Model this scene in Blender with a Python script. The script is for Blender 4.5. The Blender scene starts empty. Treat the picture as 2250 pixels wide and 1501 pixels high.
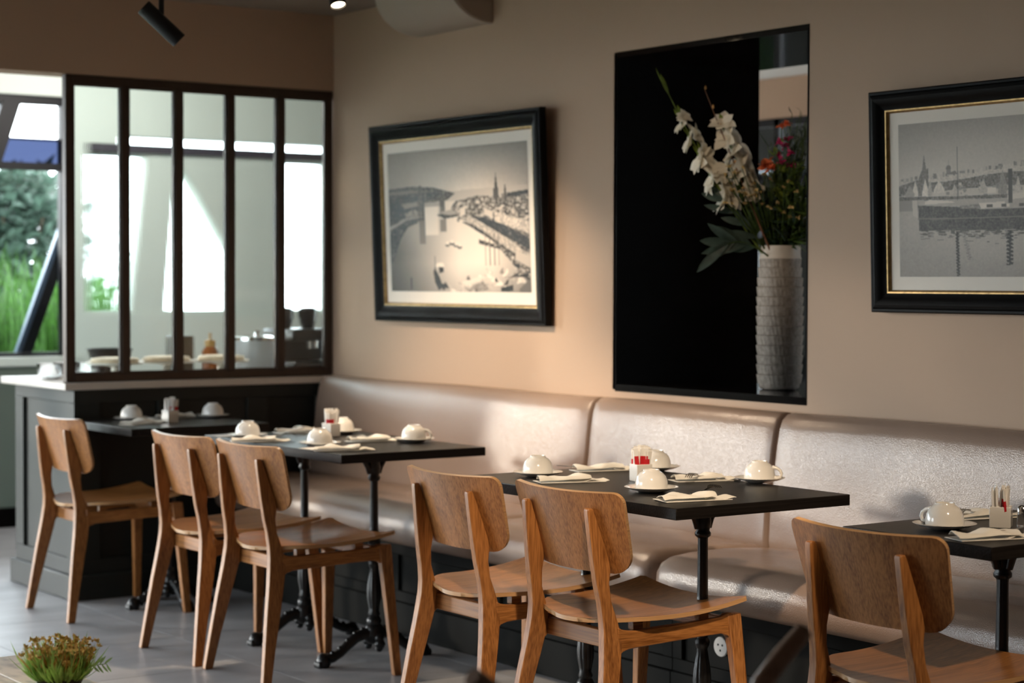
import bpy, bmesh, math, random
import numpy as np
from mathutils import Vector, Matrix

random.seed(7)
rng = np.random.default_rng(11)
S = bpy.context.scene
COL = S.collection

# ------------------------------------------------------------------ camera
cam_d = bpy.data.cameras.new('camera')
cam = bpy.data.objects.new('camera', cam_d)
COL.objects.link(cam)
yaw, pitch, roll = math.radians(35.3695), math.radians(-1.7406), math.radians(0.1996)
fwd = Vector((math.sin(yaw)*math.cos(pitch), math.cos(yaw)*math.cos(pitch), math.sin(pitch)))
r0 = Vector((math.cos(yaw), -math.sin(yaw), 0))
u0 = r0.cross(fwd)
rt = r0*math.cos(roll) + u0*math.sin(roll)
up = -r0*math.sin(roll) + u0*math.cos(roll)
CAM = Vector((-4.416, 0.0, 1.32))
M4 = Matrix.Identity(4)
for i in range(3):
    M4[i][0] = rt[i]; M4[i][1] = up[i]; M4[i][2] = -fwd[i]; M4[i][3] = CAM[i]
cam.matrix_world = M4
cam_d.sensor_width = 36
cam_d.lens = 4304.5*36/2250
cam_d.clip_start = 0.05
cam_d.dof.use_dof = True
cam_d.dof.focus_distance = 4.9
cam_d.dof.aperture_fstop = 3.4
S.camera = cam

# ------------------------------------------------------------------ sky, lamps, exposure
S.view_settings.view_transform = 'Standard'
S.view_settings.look = 'None'
S.view_settings.gamma = 1
S.view_settings.use_curve_mapping = False
S.view_settings.exposure = 0.72
W = bpy.data.worlds.new('sky'); S.world = W
W.use_nodes = True
bg = W.node_tree.nodes['Background']
bg.inputs[0].default_value = (0.87, 0.945, 1.0, 1)
bg.inputs[1].default_value = 9.0
S.cycles.max_bounces = 9
S.cycles.diffuse_bounces = 4
S.cycles.glossy_bounces = 4
S.cycles.transmission_bounces = 9
S.cycles.transparent_max_bounces = 12
S.cycles.sample_clamp_indirect = 6

def lamp(name, typ, loc, energy, color=(1, 1, 1), aim=None, **kw):
    d = bpy.data.lights.new(name, typ); d.energy = energy; d.color = color
    for k, v in kw.items(): setattr(d, k, v)
    o = bpy.data.objects.new(name, d); COL.objects.link(o); o.location = loc
    if aim is not None:
        o.rotation_euler = (Vector(aim) - Vector(loc)).to_track_quat('-Z', 'Y').to_euler()
    return o
def portal(name, loc, aim, sx, sy):
    o = lamp(name, 'AREA', loc, 1, aim=aim, shape='RECTANGLE', size=sx, size_y=sy)
    o.data.cycles.is_portal = True
WARM = (1.0, 0.77, 0.54)
SPOTS = [  # room spotlights and two added ones: place, aim, watts, cone, blend
    ((-2.35, 2.45, 2.42), (-1.00, 4.08, 0.45), 190, 31, 0.45),
    ((-2.95, 3.70, 2.42), (-2.86, 3.95, 0.45), 26, 26, 0.9),  # added lamp out of view, brightens the moss bowl and rustic table
    ((-1.60, 1.55, 2.42), (-1.00, 2.98, 0.50), 75, 30, 0.45),
    ((-1.70, 4.10, 2.42), (0.15, 5.05, 1.60), 30, 24, 0.9),  # added fill from the room side, brightens the bouquet in the niche
    ((-0.92, 5.86, 2.28), (-0.95, 5.20, 0.0), 62, 80, 0.4),
    ((-1.53, 6.02, 2.08), (0.00, 6.30, 0.90), 95, 58, 1.0),
    ((-1.30, 3.00, 2.42), (-0.05, 2.50, 0.80), 20, 60, 0.95),
]
for k, (a, b, e, cone, bl) in enumerate(SPOTS):
    lamp('spot_lamp', 'SPOT', a, e, WARM, aim=b, spot_size=math.radians(cone), spot_blend=bl, shadow_soft_size=0.05)
lamp('sun', 'SUN', (-6, 14, 6), 1.0, (1.0, 0.88, 0.74), aim=(-6+0.62, 14-0.76, 6-0.13), angle=math.radians(3.0))
lamp('rear_fill', 'POINT', (-.25, 8.9, 2.43), 45, (1, .96, .9), shadow_soft_size=.05)  # added fill lamp hidden behind the header, brightens the rear wall
portal('portal_far', (-3.02, 10.02, 1.61), (-3.02, 9, 1.61), 5.6, 1.4)
portal('portal_far_right', (0.65, 10.02, 1.57), (0.65, 9, 1.57), 1.54, 0.9)
portal('portal_left', (-5.93, 7.8, 1.06), (-5, 7.8, 1.06), 4.0, 1.88)
portal('portal_low_glazing', (-3.72, 10.0, .48), (-3.72, 9, .48), 4.2, .84)  # portal of the low glazing added out of view

# ------------------------------------------------------------------ materials
def srgb(r, g, b):
    f = lambda c: (c/255/12.92) if c/255 <= .04045 else ((c/255+.055)/1.055)**2.4
    return (f(r), f(g), f(b))
MATS = {}
def nt(name):
    m = bpy.data.materials.new(name); m.use_nodes = True
    MATS[name] = m
    return m, m.node_tree.nodes, m.node_tree.links, m.node_tree.nodes['Principled BSDF']
def mat(name, col, rough=.5, metal=0, var=0.0, scale=(8, 8, 8), bump=0, bscale=60, spec=.5, coat=0, trans=0, ior=1.45, emit=None, detail=4, col2=None, sheen=0):
    m, N, L, B = nt(name)
    B.inputs['Base Color'].default_value = (*col, 1)
    B.inputs['Roughness'].default_value = rough
    B.inputs['Metallic'].default_value = metal
    B.inputs['Specular IOR Level'].default_value = spec
    B.inputs['IOR'].default_value = ior
    if coat: B.inputs['Coat Weight'].default_value = coat; B.inputs['Coat Roughness'].default_value = .15
    if trans: B.inputs['Transmission Weight'].default_value = trans
    if sheen: B.inputs['Sheen Weight'].default_value = sheen
    if emit: B.inputs['Emission Color'].default_value = (*emit[0], 1); B.inputs['Emission Strength'].default_value = emit[1]
    tc = None
    if var or bump:
        tc = N.new('ShaderNodeTexCoord')
    if var:
        mp = N.new('ShaderNodeMapping'); mp.inputs['Scale'].default_value = scale
        nz = N.new('ShaderNodeTexNoise'); nz.inputs['Scale'].default_value = 1; nz.inputs['Detail'].default_value = detail
        cr = N.new('ShaderNodeValToRGB')
        c2 = col2 if col2 else tuple(min(1, c*(1+var)) for c in col)
        c1 = tuple(c*(1-var) for c in col) if not col2 else col
        cr.color_ramp.elements[0].position = .3; cr.color_ramp.elements[1].position = .7
        cr.color_ramp.elements[0].color = (*c1, 1); cr.color_ramp.elements[1].color = (*c2, 1)
        L.new(tc.outputs['Object'], mp.inputs[0]); L.new(mp.outputs[0], nz.inputs['Vector'])
        L.new(nz.outputs['Fac'], cr.inputs[0]); L.new(cr.outputs[0], B.inputs['Base Color'])
    if bump:
        n2 = N.new('ShaderNodeTexNoise'); n2.inputs['Scale'].default_value = bscale; n2.inputs['Detail'].default_value = 3
        bp = N.new('ShaderNodeBump'); bp.inputs['Strength'].default_value = bump; bp.inputs['Distance'].default_value = .004
        L.new(tc.outputs['Object'], n2.inputs['Vector']); L.new(n2.outputs['Fac'], bp.inputs['Height']); L.new(bp.outputs[0], B.inputs['Normal'])
    return m

def wood(name, dark, light, axis, rough=.42, fine=260, coarse=34, bump=.15):
    """grain runs along axis (0,1,2)"""
    m, N, L, B = nt(name)
    tc = N.new('ShaderNodeTexCoord')
    def layer(sc, stretch, det, dist):
        mp = N.new('ShaderNodeMapping'); s = [sc]*3; s[axis] = sc*stretch; mp.inputs['Scale'].default_value = s
        nz = N.new('ShaderNodeTexNoise'); nz.inputs['Scale'].default_value = 1; nz.inputs['Detail'].default_value = det; nz.inputs['Distortion'].default_value = dist
        oi = N.new('ShaderNodeObjectInfo'); ad = N.new('ShaderNodeVectorMath'); ad.operation = 'ADD'
        mu = N.new('ShaderNodeMath'); mu.operation = 'MULTIPLY'; mu.inputs[1].default_value = 37.0
        L.new(oi.outputs['Random'], mu.inputs[0]); L.new(tc.outputs['Object'], ad.inputs[0]); L.new(mu.outputs[0], ad.inputs[1])
        L.new(ad.outputs[0], mp.inputs[0]); L.new(mp.outputs[0], nz.inputs['Vector'])
        return nz.outputs['Fac']
    a = layer(coarse, .045, 3, .15); b = layer(fine, .02, 2, 0)
    mx = N.new('ShaderNodeMix'); mx.data_type = 'FLOAT'; mx.inputs[0].default_value = .62
    L.new(a, mx.inputs[2]); L.new(b, mx.inputs[3])
    cr = N.new('ShaderNodeValToRGB'); cr.color_ramp.elements[0].position = .34; cr.color_ramp.elements[1].position = .60
    cr.color_ramp.elements[0].color = (*dark, 1); cr.color_ramp.elements[1].color = (*light, 1)
    L.new(mx.outputs[0], cr.inputs[0]); L.new(cr.outputs[0], B.inputs['Base Color'])
    B.inputs['Roughness'].default_value = rough
    bp = N.new('ShaderNodeBump'); bp.inputs['Strength'].default_value = bump; bp.inputs['Distance'].default_value = .001
    L.new(b, bp.inputs['Height']); L.new(bp.outputs[0], B.inputs['Normal'])
    return m

OAK_D, OAK_L = (.165, .058, .013), (.385, .160, .046)
oak_z = wood('oak_vertical', OAK_D, OAK_L, 2)
oak_x = wood('oak_lengthwise', OAK_D, OAK_L, 0, rough=.30)
oak_y = wood('oak_crosswise', OAK_D, OAK_L, 1)
ply_edge = mat('plywood_edge', (.42, .24, .11), .32, var=.35, scale=(1, 1, 500))
black_wood = wood('black_stained_wood', (.003, .0026, .0023), (.012, .0098, .0084), 0, rough=.36, fine=180, bump=.6)
black_wood.node_tree.nodes['Principled BSDF'].inputs['Specular IOR Level'].default_value = .22
iron = mat('black_cast_iron', (.006, .006, .0065), .32, spec=.5, bump=.15, bscale=120)
wall_paint = mat('wall_paint', (.49, .345, .245), .75, bump=.05, bscale=220)
ceil_paint = mat('ceiling_paint', (.27, .225, .185), .8)
white_paint = mat('white_paint', (.78, .78, .76), .6)
greige_box = mat('housing_paint', (.42, .35, .285), .7)
rear_wall_m = mat('rear_wall_paint', (.62, .68, .64), .6)
sage = mat('sage_green_paint', (.085, .11, .09), .5)
dark_green = mat('dark_green_paint', (.017, .019, .0165), .45, spec=.3, bump=.03, bscale=90)
bench_base_m = mat('bench_base_paint', (.009, .009, .008), .65, spec=.08)
black_gloss = mat('black_lacquer', (.006, .005, .0048), .06, spec=.5)
black_sat = mat('black_satin', (.0014, .0011, .0009), .5, spec=.04)
stone_top = mat('pale_stone_worktop', (.62, .56, .50), .3, var=.06, scale=(9, 9, 9))
bronze = mat('bronze_metal', (.055, .036, .026), .45, metal=.4)
steel_dark = mat('dark_steel', (.010, .010, .012), .5, spec=.25)
blue_steel = mat('blue_grey_steel', (.06, .09, .13), .3, metal=.3)
porcelain = mat('white_porcelain', (.76, .74, .70), .12, spec=.5, coat=.3)
paper = mat('napkin_paper', (.80, .77, .70), .85, bump=.12, bscale=260)
white_paper = mat('white_paper', (.82, .80, .76), .7)
red_print = mat('red_print', (.55, .012, .02), .5)
grey_print = mat('grey_print', (.20, .19, .18), .6)
silver = mat('polished_cutlery_steel', (.62, .60, .57), .22, metal=1)
chrome = mat('chrome', (.7, .7, .7), .12, metal=1)
black_plastic = mat('black_plastic', (.012, .012, .013), .35)
lamp_black = mat('matt_black_metal', (.006, .006, .0065), .5)
lens_lit = mat('lit_lens', (1, .85, .6), .4, emit=((1, .78, .52), 9.0))
lens_dim = mat('lamp_reflector', (.5, .35, .22), .25, metal=.8)
gold = mat('gilded_slip', (.36, .23, .095), .38, metal=.75, var=.3, scale=(60, 60, 60))
frame_black = wood('black_frame_moulding', (.0022, .0019, .0018), (.005, .0044, .0042), 1, rough=.5)
frame_black.node_tree.nodes['Principled BSDF'].inputs['Specular IOR Level'].default_value = .10
mat_board = mat('mat_board', (.84, .77, .68), .8)
tile_m = mat('grey_floor_tile', (.36, .36, .375), .36, var=.20, scale=(2.2, 6.5, 3), bump=.10, bscale=18, detail=6)
grout = mat('grout', (.055, .05, .048), .8)
socket_white = mat('socket_white', (.62, .60, .57), .35)
dark_hole = mat('dark_hole', (.004, .004, .004), .7)
walnut = wood('dark_walnut', (.34, .21, .145), (.50, .33, .24), 2, rough=.3)
rustic = mat('weathered_plank', (.60, .50, .38), .75, var=.0, bump=.3, bscale=40)
pot_dark = mat('dark_pot', (.02, .016, .013), .5)

def leather():
    m, N, L, B = nt('taupe_leather')
    tc = N.new('ShaderNodeTexCoord')
    B.inputs['Base Color'].default_value = (.275, .193, .147, 1)
    B.inputs['Roughness'].default_value = .26
    B.inputs['Specular IOR Level'].default_value = .6
    v = N.new('ShaderNodeTexVoronoi'); v.inputs['Scale'].default_value = 340
    nz = N.new('ShaderNodeTexNoise'); nz.inputs['Scale'].default_value = 7; nz.inputs['Detail'].default_value = 3
    b1 = N.new('ShaderNodeBump'); b1.inputs['Strength'].default_value = .35; b1.inputs['Distance'].default_value = .0012
    b2 = N.new('ShaderNodeBump'); b2.inputs['Strength'].default_value = .25; b2.inputs['Distance'].default_value = .012
    L.new(tc.outputs['Object'], v.inputs['Vector']); L.new(tc.outputs['Object'], nz.inputs['Vector'])
    L.new(v.outputs['Distance'], b1.inputs['Height']); L.new(nz.outputs['Fac'], b2.inputs['Height'])
    L.new(b2.outputs[0], b1.inputs['Normal']); L.new(b1.outputs[0], B.inputs['Normal'])
    return m
leather_m = leather()

def pane_glass(name, tint=(1, 1, 1)):
    m, N, L, B = nt(name)
    N.remove(B)
    out = N['Material Output']
    t = N.new('ShaderNodeBsdfTransparent'); t.inputs[0].default_value = (*tint, 1)
    g = N.new('ShaderNodeBsdfGlossy'); g.inputs['Roughness'].default_value = .02
    fr = N.new('ShaderNodeFresnel'); fr.inputs[0].default_value = 1.45
    mx = N.new('ShaderNodeMixShader')
    L.new(fr.outputs[0], mx.inputs[0]); L.new(t.outputs[0], mx.inputs[1]); L.new(g.outputs[0], mx.inputs[2]); L.new(mx.outputs[0], out.inputs[0])
    return m
glass_clear = pane_glass('clear_window_glass', (.97, .98, .98))
glass_blue = pane_glass('blue_tinted_glass', (.110, .128, .185))
def reeded():
    m, N, L, B = nt('reeded_glass')
    N.remove(B)
    out = N['Material Output']
    t = N.new('ShaderNodeBsdfRefraction'); t.inputs['IOR'].default_value = 1.45; t.inputs['Roughness'].default_value = .02; t.inputs[0].default_value = (.93, .97, .96, 1)
    g = N.new('ShaderNodeBsdfGlossy'); g.inputs['Roughness'].default_value = .08
    fr = N.new('ShaderNodeFresnel'); fr.inputs[0].default_value = 1.45
    mx = N.new('ShaderNodeMixShader')
    L.new(fr.outputs[0], mx.inputs[0]); L.new(t.outputs[0], mx.inputs[1]); L.new(g.outputs[0], mx.inputs[2]); L.new(mx.outputs[0], out.inputs[0])
    return m
glass_reed = reeded()
glass_ware = mat('clear_glassware', (.95, .97, .97), .03, trans=1.0, ior=1.45)

def leafmat(name, c, rough=.5, var=.35):
    m = mat(name, c, rough, var=var, scale=(30, 30, 30))
    N, L = m.node_tree.nodes, m.node_tree.links
    B = N['Principled BSDF']; out = N['Material Output']
    tr_ = N.new('ShaderNodeBsdfTranslucent'); mx = N.new('ShaderNodeMixShader'); mx.inputs[0].default_value = .35
    L.new(B.inputs['Base Color'].links[0].from_socket, tr_.inputs[0])
    L.new(B.outputs[0], mx.inputs[1]); L.new(tr_.outputs[0], mx.inputs[2]); L.new(mx.outputs[0], out.inputs[0])
    return m
leaf_green = leafmat('leaf_green', (.055, .095, .016))
leaf_dark = leafmat('leaf_dark', (.020, .040, .022))
leaf_lime = leafmat('leaf_lime', (.16, .22, .03))
leaf_blue = leafmat('leaf_blue_green', (.035, .060, .045))
petal_white = leafmat('petal_white', (.84, .80, .70), var=.06)
petal_orange = leafmat('petal_orange', (.75, .20, .08), var=.25)
petal_pink = leafmat('petal_magenta', (.50, .03, .14), var=.3)
petal_yellow = leafmat('petal_cream_yellow', (.62, .46, .20), var=.3)
twig_m = mat('twig_brown', (.14, .06, .025), .7)
grass_m = leafmat('grass_green', (.048, .132, .020), var=.5)
hedge_m = leafmat('hedge_green', (.026, .058, .032), var=.6)
hedge2_m = leafmat('shrub_blue_green', (.052, .088, .066), var=.5)
purple_m = leafmat('flower_purple', (.12, .09, .26), var=.3)
bark_m = mat('bark', (.08, .055, .035), .9)
moss_m = leafmat('moss_green', (.42, .66, .18), var=.5)
moss_brown = leafmat('dried_flower_brown', (.72, .40, .13), var=.5)
pale_green = leafmat('pale_green_sprig', (.35, .52, .22), var=.2)
terrace_m = mat('pale_terrace', (.62, .60, .56), .8, var=.08, scale=(2, 2, 2))
soil_m = mat('garden_soil', (.05, .07, .03), .9, var=.3, scale=(3, 3, 3))

def vcol_mat(name, rough=.6, coat=0):
    m, N, L, B = nt(name)
    a = N.new('ShaderNodeVertexColor'); a.layer_name = 'print'
    L.new(a.outputs[0], B.inputs['Base Color']); B.inputs['Roughness'].default_value = rough
    return m
print_m = vcol_mat('printed_photograph', .55)

# ------------------------------------------------------------------ mesh helpers
class MB:
    def __init__(s): s.v = []; s.f = []; s.m = []
    def add(s, vs, fs, mi=0):
        o = len(s.v); s.v += [tuple(p) for p in vs]; s.f += [tuple(i+o for i in f) for f in fs]; s.m += [mi]*len(fs)
        return s
    def box(s, a, b, mi=0):
        x0, y0, z0 = a; x1, y1, z1 = b
        if x0 > x1: x0, x1 = x1, x0
        if y0 > y1: y0, y1 = y1, y0
        if z0 > z1: z0, z1 = z1, z0
        return s.add([(x0,y0,z0),(x1,y0,z0),(x1,y1,z0),(x0,y1,z0),(x0,y0,z1),(x1,y0,z1),(x1,y1,z1),(x0,y1,z1)],
              [(0,3,2,1),(4,5,6,7),(0,1,5,4),(1,2,6,5),(2,3,7,6),(3,0,4,7)], mi)
    def lathe(s, prof, seg=32, c=(0,0,0), mi=0, fn=None):
        vs = []; fs = []; n = len(prof)
        for i, (r, z) in enumerate(prof):
            for k in range(seg):
                a = 2*math.pi*k/seg
                rr = r if fn is None else fn(r, z, a)
                vs.append((c[0]+rr*math.cos(a), c[1]+rr*math.sin(a), c[2]+z))
        for i in range(n-1):
            for k in range(seg):
                k2 = (k+1) % seg
                fs.append((i*seg+k, i*seg+k2, (i+1)*seg+k2, (i+1)*seg+k))
        if prof[0][0] > 1e-6: fs.append(tuple(range(seg))[::-1])
        if prof[-1][0] > 1e-6: fs.append(tuple((n-1)*seg+k for k in range(seg)))
        return s.add(vs, fs, mi)
    def tube(s, pts, rad, seg=8, mi=0, flat=None):
        pts = [Vector(p) for p in pts]; n = len(pts)
        if not hasattr(rad, '__len__'): rad = [rad]*n
        vs = []; fs = []; prev = None
        for i in range(n):
            t = (pts[min(i+1, n-1)] - pts[max(i-1, 0)]).normalized()
            if prev is None:
                a = Vector((0,0,1)) if abs(t.z) < .9 else Vector((1,0,0))
                nx = t.cross(a).normalized()
            else:
                nx = (prev - t*prev.dot(t)).normalized()
            prev = nx; ny = t.cross(nx)
            for k in range(seg):
                an = 2*math.pi*k/seg
                q = pts[i] + (nx*math.cos(an) + ny*math.sin(an)*(flat if flat else 1))*rad[i]
                vs.append(q)
        for i in range(n-1):
            for k in range(seg):
                k2 = (k+1) % seg
                fs.append((i*seg+k, i*seg+k2, (i+1)*seg+k2, (i+1)*seg+k))
        fs.append(tuple(range(seg))[::-1]); fs.append(tuple((n-1)*seg+k for k in range(seg)))
        return s.add(vs, fs, mi)
    def sections(s, secs, mi=0):
        """list of closed rings of equal length -> skinned solid"""
        n = len(secs[0]); vs = [p for r in secs for p in r]; fs = []
        for i in range(len(secs)-1):
            for k in range(n):
                k2 = (k+1) % n
                fs.append((i*n+k, i*n+k2, (i+1)*n+k2, (i+1)*n+k))
        fs.append(tuple(range(n))[::-1]); fs.append(tuple((len(secs)-1)*n+k for k in range(n)))
        return s.add(vs, fs, mi)
    def prism(s, poly, axis, a, b, mi=0):
        """2D polygon extruded along axis between a and b"""
        def P(p, t):
            q = list(p); q.insert(axis, t); return tuple(q)
        n = len(poly)
        vs = [P(p, a) for p in poly] + [P(p, b) for p in poly]
        fs = [tuple(range(n))[::-1], tuple(range(n, 2*n))]
        fs += [(k, (k+1) % n, n+(k+1) % n, n+k) for k in range(n)]
        return s.add(vs, fs, mi)
    def shell(s, P, nu, nv, th, mi=0, mi_edge=None):
        """P(i,j)->(point, normal): a sheet with thickness th"""
        if mi_edge is None: mi_edge = mi
        A = []; B_ = []
        for i in range(nu):
            for j in range(nv):
                p, n = P(i/(nu-1), j/(nv-1)); p = Vector(p); n = Vector(n).normalized()
                A.append(p+n*th/2); B_.append(p-n*th/2)
        o = len(A); id_ = lambda i, j: i*nv+j
        f = []; fe = []
        for i in range(nu-1):
            for j in range(nv-1):
                f.append((id_(i,j), id_(i+1,j), id_(i+1,j+1), id_(i,j+1)))
                f.append((o+id_(i,j), o+id_(i,j+1), o+id_(i+1,j+1), o+id_(i+1,j)))
        ring = [(i, 0) for i in range(nu)] + [(nu-1, j) for j in range(1, nv)] + [(i, nv-1) for i in range(nu-2, -1, -1)] + [(0, j) for j in range(nv-2, 0, -1)]
        for k in range(len(ring)):
            a = id_(*ring[k]); b = id_(*ring[(k+1) % len(ring)])
            fe.append((a, o+a, o+b, b))
        s.add(A+B_, f, mi)
        base = len(s.v) - 2*o
        s.f += [tuple(base+i for i in q) for q in fe]; s.m += [mi_edge]*len(fe)
        return s
    def leaf(s, base, d, nrm, L, w, curl=.2, n=4, mi=0):
        """a folded, curling leaf blade"""
        base = Vector(base); d = Vector(d).normalized(); nrm = Vector(nrm)
        side = d.cross(nrm)
        if side.length < 1e-4: side = d.cross(Vector((.3, .5, .8)))
        side.normalize(); nn = side.cross(d)
        vs = []; fs = []
        for i in range(n+1):
            t = i/n
            c = base + d*L*t - nn*curl*L*t*t
            ww = w*math.sin(math.pi*min(.98, t*.92+.06))**.8
            if i == n: ww = w*.02
            vs += [c - side*ww/2 + nn*ww*.12, c, c + side*ww/2 + nn*ww*.12]
        for i in range(n):
            a = i*3
            fs += [(a, a+1, a+4, a+3), (a+1, a+2, a+5, a+4)]
        return s.add(vs, fs, mi)
    def build(s, name, mats, parent=None, smooth=None, bevel=0, loc=None, solid=False):
        me = bpy.data.meshes.new(name)
        me.from_pydata(s.v, [], s.f)
        if not isinstance(mats, (list, tuple)): mats = [mats]
        for m in mats: me.materials.append(m)
        if len(mats) > 1:
            me.polygons.foreach_set('material_index', s.m)
        bm = bmesh.new(); bm.from_mesh(me); bmesh.ops.recalc_face_normals(bm, faces=bm.faces) if not solid else None; bm.to_mesh(me); bm.free()
        if smooth is not None:
            me.polygons.foreach_set('use_smooth', [True]*len(me.polygons))
            if smooth < 180: me.set_sharp_from_angle(angle=math.radians(smooth))
        o = bpy.data.objects.new(name, me); COL.objects.link(o)
        if bevel:
            b = o.modifiers.new('bevel', 'BEVEL'); b.width = bevel; b.segments = 2; b.limit_method = 'ANGLE'; b.angle_limit = math.radians(40)
            if smooth is None:
                me.polygons.foreach_set('use_smooth', [True]*len(me.polygons)); me.set_sharp_from_angle(angle=math.radians(40))
                b.harden_normals = False
        if parent: o.parent = parent
        if loc: o.location = loc
        return o

def tag(o, label=None, cat=None, group=None, kind=None):
    if label: o['label'] = label
    if cat: o['category'] = cat
    if group: o['group'] = group
    if kind: o['kind'] = kind
    return o
def struct(o): o['kind'] = 'structure'; return o
def thing(name, loc, label, cat, group=None, rz=0):
    o = bpy.data.objects.new(name, None); COL.objects.link(o); o.location = loc; o.rotation_euler = (0, 0, rz)
    o.empty_display_size = .05
    return tag(o, label, cat, group)
def copy_tree(o, parent=None):
    c = o.copy(); COL.objects.link(c)
    if parent: c.parent = parent
    for ch in list(o.children): copy_tree(ch, c)
    return c

# ------------------------------------------------------------------ room shell
YP = 7.617           # partition plane
ZC = 2.50            # ceiling
XB = 2.72            # wall beyond the niche
YF = 10.10           # far window wall
XL = -6.0
Y0 = -1.5
# floor: grout bed and large tiles
fl = struct(MB().box((XL, Y0, -.08), (XB+.2, YF+.2, -.004)).build('floor', grout))
tile_meshes = {}
tw = .60
for i in range(-7, 5):
    for j in range(7, 17):
        x0, y0 = i*tw - .05, j*tw + .02
        key = rng.integers(0, 3)
        if key not in tile_meshes:
            mb = MB().box((.0015, .0015, -.012), (tw-.0015, tw-.0015, 0)).build('floor_tile', tile_m, fl, bevel=.0012, loc=(x0, y0, 0))
            tile_meshes[key] = mb.data
        else:
            o = bpy.data.objects.new('floor_tile', tile_meshes[key]); COL.objects.link(o); o.parent = fl; o.location = (x0, y0, 0)
# plain floor finish where the camera does not look
x1 = -7*tw - .05; y1 = 7*tw + .02; x2 = 5*tw - .05; y2 = 17*tw+.02
m_ = MB().box((XL, Y0, -.012), (x1, YF, 0)).box((x1, Y0, -.012), (XB, y1, 0))
m_.build('tile_field', tile_m, fl)
struct(MB().box((XL, Y0, ZC), (XB+.2, YF+.2, ZC+.1)).build('ceiling', ceil_paint))

NY0, NY1, NZ0, NZ1 = 4.588, 5.569, .951, 2.129
WT = .12
m_ = MB()
m_.box((0, Y0, 0), (WT, NY0-.02, ZC)).box((0, NY1+.02, 0), (WT, YP+.06, ZC)).box((0, NY0-.02, 0), (WT, NY1+.02, NZ0-.025)).box((0, NY0-.02, NZ1+.02), (WT, NY1+.02, ZC))
m_.box((0, NY0-.02, NZ0-.025), (.02, NY0-.006, NZ1+.02)).box((-.0, NY1+.004, NZ0-.025), (.0005, NY1+.02, NZ1+.02)).box((-.0, NY0-.006, NZ0-.025), (.0005, NY1+.004, NZ0-.006)).box((0, NY0-.006, NZ1+.006), (.0005, NY1+.004, NZ1+.02))
struct(m_.build('wall_right', wall_paint))
struct(MB().box((XL, YP-.017, 2.165), (0, YP+.14, ZC)).build('wall_back', wall_paint))
struct(MB().box((XL, Y0-.1, 0), (XB+.2, Y0, ZC)).build('wall_front', mat('dark_brown_wall', (.07, .05, .038), .8)))
# left wall: tall glazing
LW0, LW1, LZ0, LZ1 = 5.8, 9.8, .12, 2.0
m_ = MB().box((XL-.1, Y0, 0), (XL, LW0, ZC)).box((XL-.1, LW1, 0), (XL, YF, ZC)).box((XL-.1, LW0, 0), (XL, LW1, LZ0)).box((XL-.1, LW0, LZ1), (XL, LW1, ZC))
struct(m_.build('wall_left', wall_paint))
# far wall with its openings
W1 = (-5.85, -.20, .909, 2.315)
W2 = (-.10, 1.41, 1.13, 2.03)
STRIP = (.10, 1.45, 2.072, 2.122)
m_ = MB()
m_.box((XL, YF, 0), (W1[0], YF+.14, ZC)).box((W1[0], YF, 0), (W1[1], YF+.14, .06)).box((-1.60, YF, .06), (W1[1], YF+.14, W1[2]-.05)).box((W1[0], YF, W1[3]), (W1[1], YF+.14, ZC))
m_.box((W1[1], YF, 0), (W2[0], YF+.14, ZC)).box((W2[0], YF, 0), (W2[1], YF+.14, W2[2])).box((W2[0], YF, STRIP[3]), (STRIP[1], YF+.14, ZC))
m_.box((W2[0], YF, W2[3]), (STRIP[0], YF+.14, STRIP[3])).box((W2[1], YF, 0), (XB+.2, YF+.14, STRIP[2])).box((STRIP[1], YF, STRIP[2]), (XB+.2, YF+.14, ZC))
struct(m_.build('wall_far', rear_wall_m))
tr = struct(MB().box((W2[0], YF-.02, W2[3]), (W2[1]+.04, YF+.15, STRIP[2])).build('trim_4', mat('dark_beam_paint', (.05, .045, .06), .5)))
# green wainscot under the far window
wn = struct(MB().box((-1.62, YF-.03, .10), (W2[1]+1.2, YF, .80)).build('trim_1', sage))
MB().box((-1.62, YF-.045, .80), (W1[1]+.02, YF, .858)).build('rail', sage, wn, bevel=.004)
for k in range(2):
    MB().box((-1.6+k*1.1, YF-.045, .10), (-1.5+k*1.1, YF-.028, .80)).build('stile', sage, wn, bevel=.003)
struct(MB().box((-1.62, YF-.05, 0), (XB, YF, .105)).build('baseboard_far', black_sat, bevel=.004))
struct(MB().box((-1.62, YF-.06, .858), (W1[1]+.03, YF+.15, .909)).build('trim_2', mat('sill_paint', (.50, .56, .52), .4), bevel=.006))

def slanted(mb, p0, p1, w, y0, y1):
    """member in the window plane from (x,z) to (x,z), horizontal width w"""
    (xa, za), (xb, zb) = p0, p1
    mb.sections([[(xa-w/2, y0, za), (xa+w/2, y0, za), (xa+w/2, y1, za), (xa-w/2, y1, za)], [(xb-w/2, y0, zb), (xb+w/2, y0, zb), (xb+w/2, y1, zb), (xb-w/2, y1, zb)]])
    return mb
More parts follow.
